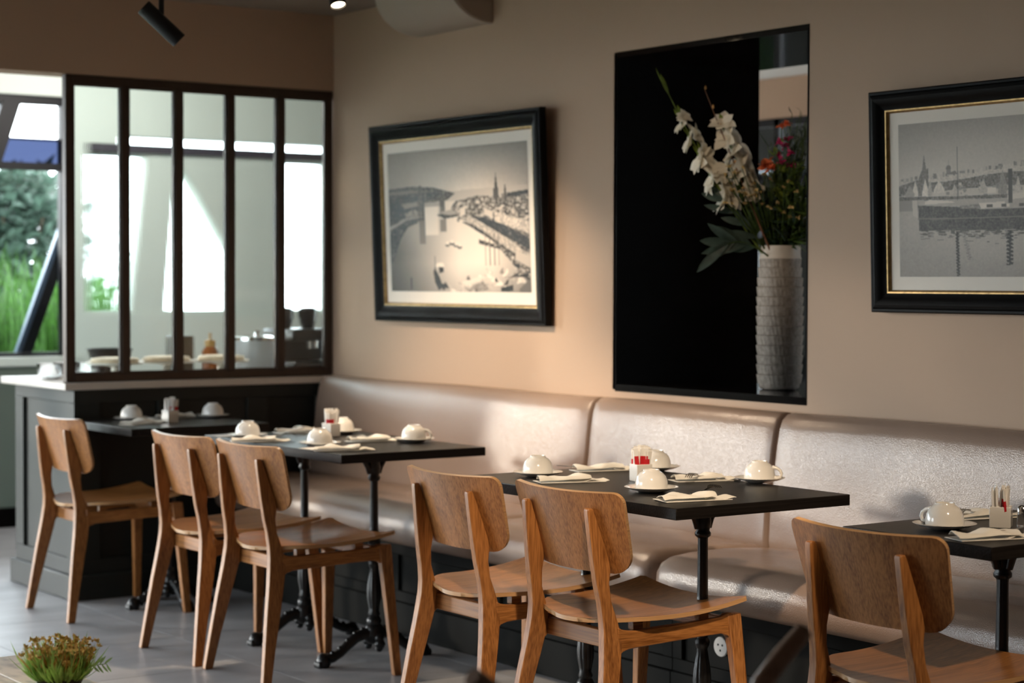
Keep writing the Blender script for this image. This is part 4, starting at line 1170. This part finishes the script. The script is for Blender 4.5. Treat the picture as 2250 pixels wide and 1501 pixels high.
def spotlight(name, pivot, d, L, R, label, lens, cat='spotlight'):
    t = thing(name, pivot, label, cat, 'black ceiling spotlights')
    d = Vector(d).normalized()
    up_ = Vector((0, 0, 1))
    q = d.to_track_quat('Z', 'Y').to_matrix()
    def body(mbprof, nm, m):
        mb = MB().lathe(mbprof, 28)
        mb.v = [tuple(q @ Vector(p)) for p in mb.v]
        return mb.build(nm, m, t, smooth=40)
    body([(0, -L*.5), (R*.94, -L*.5), (R, -L*.48), (R, L*.5), (R*.90, L*.5), (R*.82, L*.44), (0, L*.44)], 'lamp_body', lamp_black)
    body([(0, L*.445), (R*.80, L*.445), (R*.80, L*.455), (0, L*.455)], 'lens', lens)
    h = ZC - pivot[2]
    MB().tube([(0, 0, 0), (0, 0, h)], .009, 10).build('stem', lamp_black, t, smooth=60)
    MB().lathe([(0, h-.022), (.038, h-.022), (.040, h-.018), (.040, h), (0, h)], 24).build('ceiling_rose', lamp_black, t, smooth=40)
    return t
spotlight('spotlight', (-1.588, 6.0, 2.172), (.72, -.25, -.70), .160, .0275, 'black cylinder spotlight hanging at the top left, tilted to the right', lens_dim)
spotlight('spotlight', (-.925, 6.0, 2.352), (-.05, -.45, -1.0), .150, .029, 'black cylinder spotlight at the top edge with its lens glowing', lens_lit)

# ------------------------------------------------------------------ vase and flowers in the niche
VX, VY, VZ = .262, 4.990, NZ0+.0005
def vase_r(r, z, a):
    if z < .02 or z > .452: return r
    band = (z-.02)/.0335; fz = band - math.floor(band); bi = math.floor(band)
    ph = a*30 + bi*1.7 + fz*2.2 + 1.3*math.sin(a*7+bi)
    stroke = (math.sin(ph)*.5+.5)**2*(1-fz)**.7
    return r + .0062*(fz**.7) - .0062 - .0022*stroke*(.3+.7*fz)
prof = [(0, 0), (.055, 0), (.068, .006), (.076, .02)]
n = 150
for k in range(n+1):
    z = .02 + .432*k/n; q = k/n
    prof.append((.079 + .0035*math.sin(math.pi*q) - .006*max(0, q-.8)/.2, z))
prof += [(.071, .456), (.0695, .47), (.070, .492), (.069, .497), (.0655, .497), (.064, .47), (.064, .2), (0, .2)]
def vase_mat():
    m, N, L, B = nt('carved_ceramic')
    tc = N.new('ShaderNodeTexCoord'); mp = N.new('ShaderNodeMapping'); mp.inputs['Scale'].default_value = (90, 90, 60)
    nz = N.new('ShaderNodeTexNoise'); nz.inputs['Scale'].default_value = 1; nz.inputs['Detail'].default_value = 3
    cr = N.new('ShaderNodeValToRGB'); cr.color_ramp.elements[0].position = .35; cr.color_ramp.elements[1].position = .65
    cr.color_ramp.elements[0].color = (.19, .16, .135, 1); cr.color_ramp.elements[1].color = (.31, .27, .23, 1)
    L.new(tc.outputs['Object'], mp.inputs[0]); L.new(mp.outputs[0], nz.inputs['Vector']); L.new(nz.outputs['Fac'], cr.inputs[0]); L.new(cr.outputs[0], B.inputs['Base Color'])
    B.inputs['Roughness'].default_value = .6
    return m
t = thing('flower_vase', (VX, VY, VZ), 'tall grey vase with carved fringed bands standing on the niche sill', 'vase')
MB().lathe(prof[:-8], 260, fn=vase_r).build('vase_body', vase_mat(), t, smooth=60)
MB().lathe([(.0735, .4521)] + prof[-8:-1] + [(.05, .2)], 60).build('neck', mat('pale_ceramic', (.50, .45, .39), .5), t, smooth=60)

RT = Vector((.74, -.672, 0)); FW = Vector((.672, .74, 0))      # across and into the niche, as seen from the tables
VT = Vector((VX, VY, VZ+.44))
def NP(u, h, d=0.0):
    """point of the bouquet: u across, h above the vase foot, d towards the back"""
    p = Vector((VX, VY, VZ)) + RT*u + FW*d; p.z = VZ+h
    return p
def bezier(p0, p1, p2, n=10):
    return [p0*(1-t_)**2 + p1*2*t_*(1-t_) + p2*t_*t_ for t_ in [k/n for k in range(n+1)]]
def rv(s=1): return Vector((random.uniform(-s, s), random.uniform(-s, s), random.uniform(-s, s)))
def gladiolus(label, path, blooms, tip_leaf):
    t = thing('gladiolus_stem', path[0], label, 'flower', 'white gladioli in the vase')
    o = Vector(path[0]); pts = [p-o for p in bezier(*path)]
    MB().tube(pts, [.004*(1-.06*k) for k in range(len(pts))], 7).build('stem', leaf_lime, t, smooth=60)
    leaf_ = lambda *q: MB().leaf(*q).build('leaf', leaf_lime, t, smooth=180, solid=True)
    d = (pts[-1]-pts[-2]).normalized()
    for k in range(tip_leaf): leaf_(pts[-1]-d*.02*k, d+rv(.12), rv(), .085-.01*k, .014, .05)
    tot = len(pts)-1
    for (q, side, sz) in blooms:
        i = q*tot; a = pts[int(i)].lerp(pts[min(int(i)+1, tot)], i-int(i))
        ax = (pts[min(int(i)+1, tot)]-pts[int(i)]).normalized()
        out = (RT*side + FW*random.uniform(-.6, -.1) + ax*.35).normalized()
        fl_ = MB()
        c = a + out*.012
        for p in range(9):
            an = p*math.pi/4.5 + random.uniform(-.2, .2)
            s1 = out.cross(Vector((0, 0, 1))).normalized(); s2 = out.cross(s1)
            pd = (out*random.uniform(.2, .9) + (s1*math.cos(an)+s2*math.sin(an))*.8).normalized()
            fl_.leaf(c, pd, out+rv(.3), sz*random.uniform(.75, 1.1), sz*.78, random.uniform(.2, .6), 5)
        fl_.build('blossom', petal_white, t, smooth=180, solid=True)
        leaf_(a, (ax+out*.4), out, .05, .016, .1)
        if random.random() < .6: leaf_(a, (ax-out*.3), -out, .045, .014, .1)
g1 = [NP(-.02, .42, -.01), NP(-.19, .62, -.10), NP(-.395, 1.035, -.06)]
gladiolus('tall white gladiolus leaning far left out of the vase', g1, [(.52, 1, .055), (.56, -1, .055), (.61, .6, .055), (.66, -.8, .052), (.70, .9, .05), (.75, -.7, .048), (.79, .8, .045), (.83, -.8, .038), (.87, .6, .03), (.47, .8, .055), (.44, -.5, .06)], 2)
g2 = [NP(-.01, .42, -.02), NP(-.10, .66, -.06), NP(-.20, .92, -.05)]
gladiolus('shorter white gladiolus with large blooms beside the bare twig', g2, [(.60, 1, .062), (.66, -.6, .06), (.71, 1, .062), (.77, -.5, .06), (.82, .9, .058), (.88, -.4, .055), (.93, .8, .05), (.97, .0, .05), (.55, .9, .06), (.50, .4, .055)], 0)
t = thing('budding_twig', tuple(NP(-.01, .42, -.05)), 'bare brown twig rising left of the shorter gladiolus', 'twig')
o_ = NP(-.01, .42, -.05); pts = [p-o_ for p in bezier(NP(-.01, .42, -.05), NP(-.13, .70, -.08), NP(-.262, 1.03, -.06))]
m_ = MB().tube(pts, [.004-.00028*k for k in range(11)], 6); m_.build('stem', twig_m, t, smooth=60)
m_ = MB()
for k in (4, 6, 7, 8, 9, 10):
    m_.lathe([(0, 0), (.004, .004), (.003, .012), (0, .016)], 8, tuple(pts[k]+Vector((.003, 0, 0))))
m_.build('bud', moss_brown, t, smooth=60)
def leafy_branch(label, path, leaves, m_leaf, name='leaf_branch', sz=.12, w=.035):
    t = thing(name, tuple(path[0]), label, 'foliage'); o = Vector(path[0]); pts = [p-o for p in bezier(*path)]
    MB().tube(pts, [.0035-.0002*k for k in range(11)], 6).build('stem', leaf_green, t, smooth=60)
    for k in range(leaves):
        q = .35+.65*k/(leaves-1); i = q*10; a = pts[int(min(i, 9))].lerp(pts[int(min(i, 9))+1], i-int(min(i, 9)))
        ax = (pts[min(int(i)+1, 10)]-pts[min(int(i), 9)]).normalized()
        d = ax + RT*random.uniform(-.9, .1) + Vector((0, 0, 1))*(.75 if k % 2 else -.75)*random.uniform(.5, 1)
        MB().leaf(a, d, FW*-1+rv(.4), sz*random.uniform(.8, 1.15), w, .15, 6).build('leaf', m_leaf, t, smooth=180, solid=True)
leafy_branch('branch of long dark blue-green leaves drooping left of the vase', [NP(-.03, .45, -.05), NP(-.12, .53, -.08), NP(-.18, .50, -.09)], 9, leaf_blue, sz=.125, w=.034)
leafy_branch('upper branch of dark lance leaves pointing left above the vase rim', [NP(-.03, .45, -.03), NP(-.10, .56, -.07), NP(-.19, .65, -.07)], 7, leaf_blue, sz=.10, w=.026)
def filler(label, u0, h0, n, m_leaf, name, L, w, spread, hspan, cat='foliage'):
    t = thing(name, tuple(NP(u0*.3, .45)), label, cat); o = NP(u0*.3, .45); st = MB(); lv = MB()
    for k in range(n):
        tip = NP(u0+random.uniform(-spread, spread), h0+random.uniform(-hspan, hspan), random.uniform(-.10, .10))
        pts = [p-o for p in bezier(NP(u0*.3+random.uniform(-.03, .03), .44, random.uniform(-.03, .03)), NP(u0*.7+random.uniform(-.03, .03), (h0+.5)*.5, random.uniform(-.05, .05)), tip, 6)]
        st.tube(pts, .0014, 4)
        for q in range(7):
            p = pts[random.randint(2, 6)]
            lv.leaf(p, rv()+Vector((0, 0, .6)), rv(), L*random.uniform(.6, 1.2), w, .2, 3)
    tag(st.build('stems', leaf_green, t, smooth=60), kind='stuff'); tag(lv.build('leaves', m_leaf, t, smooth=180, solid=True), kind='stuff')
    return t
filler('dark grassy foliage filling the vase mouth on the right', .05, .62, 60, leaf_green, 'grassy_foliage', .085, .009, .075, .12)
filler('dense dark green foliage low in the middle of the bouquet', -.01, .61, 52, leaf_dark, 'bouquet_foliage', .07, .016, .10, .11)
filler('lime green sprigs behind the magenta flowers', .02, .76, 26, leaf_lime, 'lime_sprig', .04, .012, .06, .09)
filler('dark feathery seed heads at the top right of the bouquet', .05, .90, 34, leaf_dark, 'feathery_sprig', .028, .005, .05, .07)
filler('dark rosemary-like sprigs standing behind the orange flower', .0, .81, 12, leaf_dark, 'needle_sprig', .045, .005, .05, .05)
def blossoms(label, name, m_petal, centres, sz, petals, cat='flower', group=None):
    t = thing(name, tuple(NP(0, .45)), label, cat, group); o = NP(0, .45); st = MB()
    for (u, h, d) in centres:
        c = NP(u, h, d); st.tube([p-o for p in bezier(NP(u*.3, .45, 0), NP(u*.6, .5+(h-.5)*.4, d*.5), c, 6)], .0016, 5)
        fl_ = MB()
        for k in range(petals):
            dd = Vector((random.uniform(-1, 1), random.uniform(-1, 1), random.uniform(-.3, 1))) - FW*.5
            fl_.leaf(c-o, dd, rv()+Vector((0, 0, 1)), sz*random.uniform(.7, 1.1), sz*.6, .3, 3)
        fl_.build('blossom', m_petal, t, smooth=180, solid=True)
    st.build('stem', leaf_green, t, smooth=60)
blossoms('orange flower open low beside the white gladiolus blooms', 'orange_flower', petal_orange, [(-.055, .765, -.10), (-.035, .755, -.11), (-.045, .775, -.09)], .030, 12)
blossoms('orange flower high in the bouquet near its top', 'orange_flower', petal_orange, [(.0, .905, -.05), (.022, .912, -.05)], .022, 10)
blossoms('magenta flowers scattered in the middle of the bouquet', 'magenta_flower', petal_pink, [(-.005, .845, -.08), (.01, .835, -.07), (.028, .81, -.08), (-.01, .80, -.09), (.02, .86, -.06), (.035, .77, -.06), (.0, .78, -.08)], .020, 9)
cs = [(-.13+random.uniform(-.06, .07), .70+random.uniform(-.07, .07), -.10+random.uniform(-.04, .04)) for _ in range(26)] + [(random.uniform(-.05, .06), .62+random.uniform(-.04, .1), -.10) for _ in range(10)]
blossoms('small cream yellow blossoms in sprays left of centre', 'cream_spray', petal_yellow, cs, .013, 7)

# ------------------------------------------------------------------ foreground: rustic table, moss bowl, dark chair
FX = -2.712
t = thing('rustic_table', (FX, 3.58, 0), 'low weathered plank table in the bottom left corner under the moss bowl', 'table')
def rustic_mat():
    m, N, L, B = nt('stained_plank')
    tc = N.new('ShaderNodeTexCoord'); mp = N.new('ShaderNodeMapping'); mp.inputs['Scale'].default_value = (30, 5, 10)
    nz = N.new('ShaderNodeTexNoise'); nz.inputs['Scale'].default_value = 1; nz.inputs['Detail'].default_value = 6
    n2 = N.new('ShaderNodeTexNoise'); n2.inputs['Scale'].default_value = 16; n2.inputs['Detail'].default_value = 4
    cr = N.new('ShaderNodeValToRGB'); e = cr.color_ramp.elements
    e[0].position = .36; e[0].color = (.42, .36, .29, 1); e[1].position = .52; e[1].color = (.85, .74, .60, 1)
    x = e.new(.30); x.color = (.14, .15, .14, 1)
    mx = N.new('ShaderNodeMix'); mx.data_type = 'FLOAT'; mx.inputs[0].default_value = .5
    L.new(tc.outputs['Object'], mp.inputs[0]); L.new(mp.outputs[0], nz.inputs['Vector']); L.new(tc.outputs['Object'], n2.inputs['Vector'])
    L.new(nz.outputs['Fac'], mx.inputs[2]); L.new(n2.outputs['Fac'], mx.inputs[3]); L.new(mx.outputs[0], cr.inputs[0]); L.new(cr.outputs[0], B.inputs['Base Color'])
    B.inputs['Roughness'].default_value = .6
    return m
rust = rustic_mat()
for k in range(5):
    MB().box((-.142*(k+1)+.002, -.75, .427), (-.142*k-.002, .75, .455)).build('plank', rust, t, bevel=.003)
for sy in (-.66, .66):
    for sx in (-.06, -.65):
        MB().box((sx-.03, sy-.03, 0), (sx+.03, sy+.03, .427)).build('leg', rust, t, bevel=.004)
MB().box((-.62, -.62, .34), (-.09, -.60, .427)).box((-.62, .60, .34), (-.09, .62, .427)).build('apron', rust, t)
BX, BY = -2.800, 3.935
t = thing('moss_bowl', (BX, BY, .4555), 'dark bowl of moss and dried brown flowers on the rustic table', 'planter')
MB().lathe([(0, 0), (.035, 0), (.044, .004), (.050, .018), (.051, .022), (.048, .022), (.043, .016), (0, .016)], 30).build('bowl', pot_dark, t, smooth=50)
mg = MB(); mbn = MB(); fl_ = MB()
for _ in range(900):
    a = random.uniform(0, 6.28); r = .055*math.sqrt(random.random()); p = (r*math.cos(a)*.85, r*math.sin(a)*.85, .014)
    mg.leaf(p, (math.cos(a)*r*26+random.uniform(-.4, .4), math.sin(a)*r*26+random.uniform(-.4, .4), 1), (math.cos(a), math.sin(a), .2), random.choice([random.uniform(.03, .06), random.uniform(.03, .06), random.uniform(.05, .095)]), .0042, random.uniform(.1, .6), 3)
for _ in range(380):
    a = random.uniform(0, 6.28); r = .042*math.sqrt(random.random()); p = (r*math.cos(a), r*math.sin(a), .016)
    d = Vector((math.cos(a)*r*12, math.sin(a)*r*12, 1))+rv(.2)
    mbn.leaf(p, d, rv(), random.uniform(.03, .085), .0045, .1, 3)
    tip = Vector(p)+d.normalized()*random.uniform(.03, .088)
    if random.random() < .6:
        for q in range(5): fl_.leaf(tip, rv()+Vector((0, 0, .6)), rv(), .010, .006, .2, 2)
tag(mg.build('moss', moss_m, t, smooth=180, solid=True), kind='stuff'); tag(mbn.build('stalks', moss_brown, t, smooth=180, solid=True), kind='stuff')
tag(fl_.build('dried_flowers', mat('dried_flower_ochre', (.85, .55, .20), .7, var=.4, scale=(60, 60, 60)), t, smooth=180, solid=True), kind='stuff')
m_ = MB()
o_ = [Vector((.03, -.02, .03)), Vector((.06, -.035, .045)), Vector((.085, -.05, .048))]
m_.tube(o_, .0009, 5)
for k in range(7):
    p = o_[1].lerp(o_[2], k/6)
    m_.leaf(p, Vector((.5, -.4, 0))+Vector((0, 0, 1))*(1 if k % 2 else -.8)+rv(.3), FW*-1, .022, .005, .3, 4)
m_.build('sprig', pale_green, t, smooth=180, solid=True)

t = thing('dark_armchair', (-2.732, 2.05, 0), 'dark walnut chair in the foreground, only two blurred upright tips showing', 'chair', None, 0)
ups = [(.289, .0, .818), (.247, .0, .785), (.207, -.002, .752), (.182, -.008, .70), (.168, -.02, .56), (.170, -.03, .44), (.185, .0, .20), (.205, .03, 0)]
for s in (1, -1):
    MB().tube([(s*x, y, z) for x, y, z in ups], [.0130, .0150, .0155, .0155, .015, .015, .013, .011], 12).build('upright', walnut, t, smooth=60)
    MB().tube([(s*.18, -.42, .43), (s*.195, -.44, .2), (s*.21, -.46, 0)], [.016, .014, .011], 12).build('leg', walnut, t, smooth=60)
    MB().box((s*.175-.01, -.42, .38), (s*.175+.01, -.03, .42)).build('side_rail', walnut, t, bevel=.003)
MB().shell(lambda u, v: (((v*2-1)*.205, -.46+.45*u, .442-.012*math.sin(math.pi*u)), (0, 0, 1)), 10, 10, .016).build('seat', walnut, t, smooth=50)
MB().shell(lambda u, v: (((v*2-1)*.165, -.012-.03*(1-(v*2-1)**2), .56+.10*u), (0, 1, 0)), 4, 14, .014).build('crest_rail', walnut, t, smooth=50)
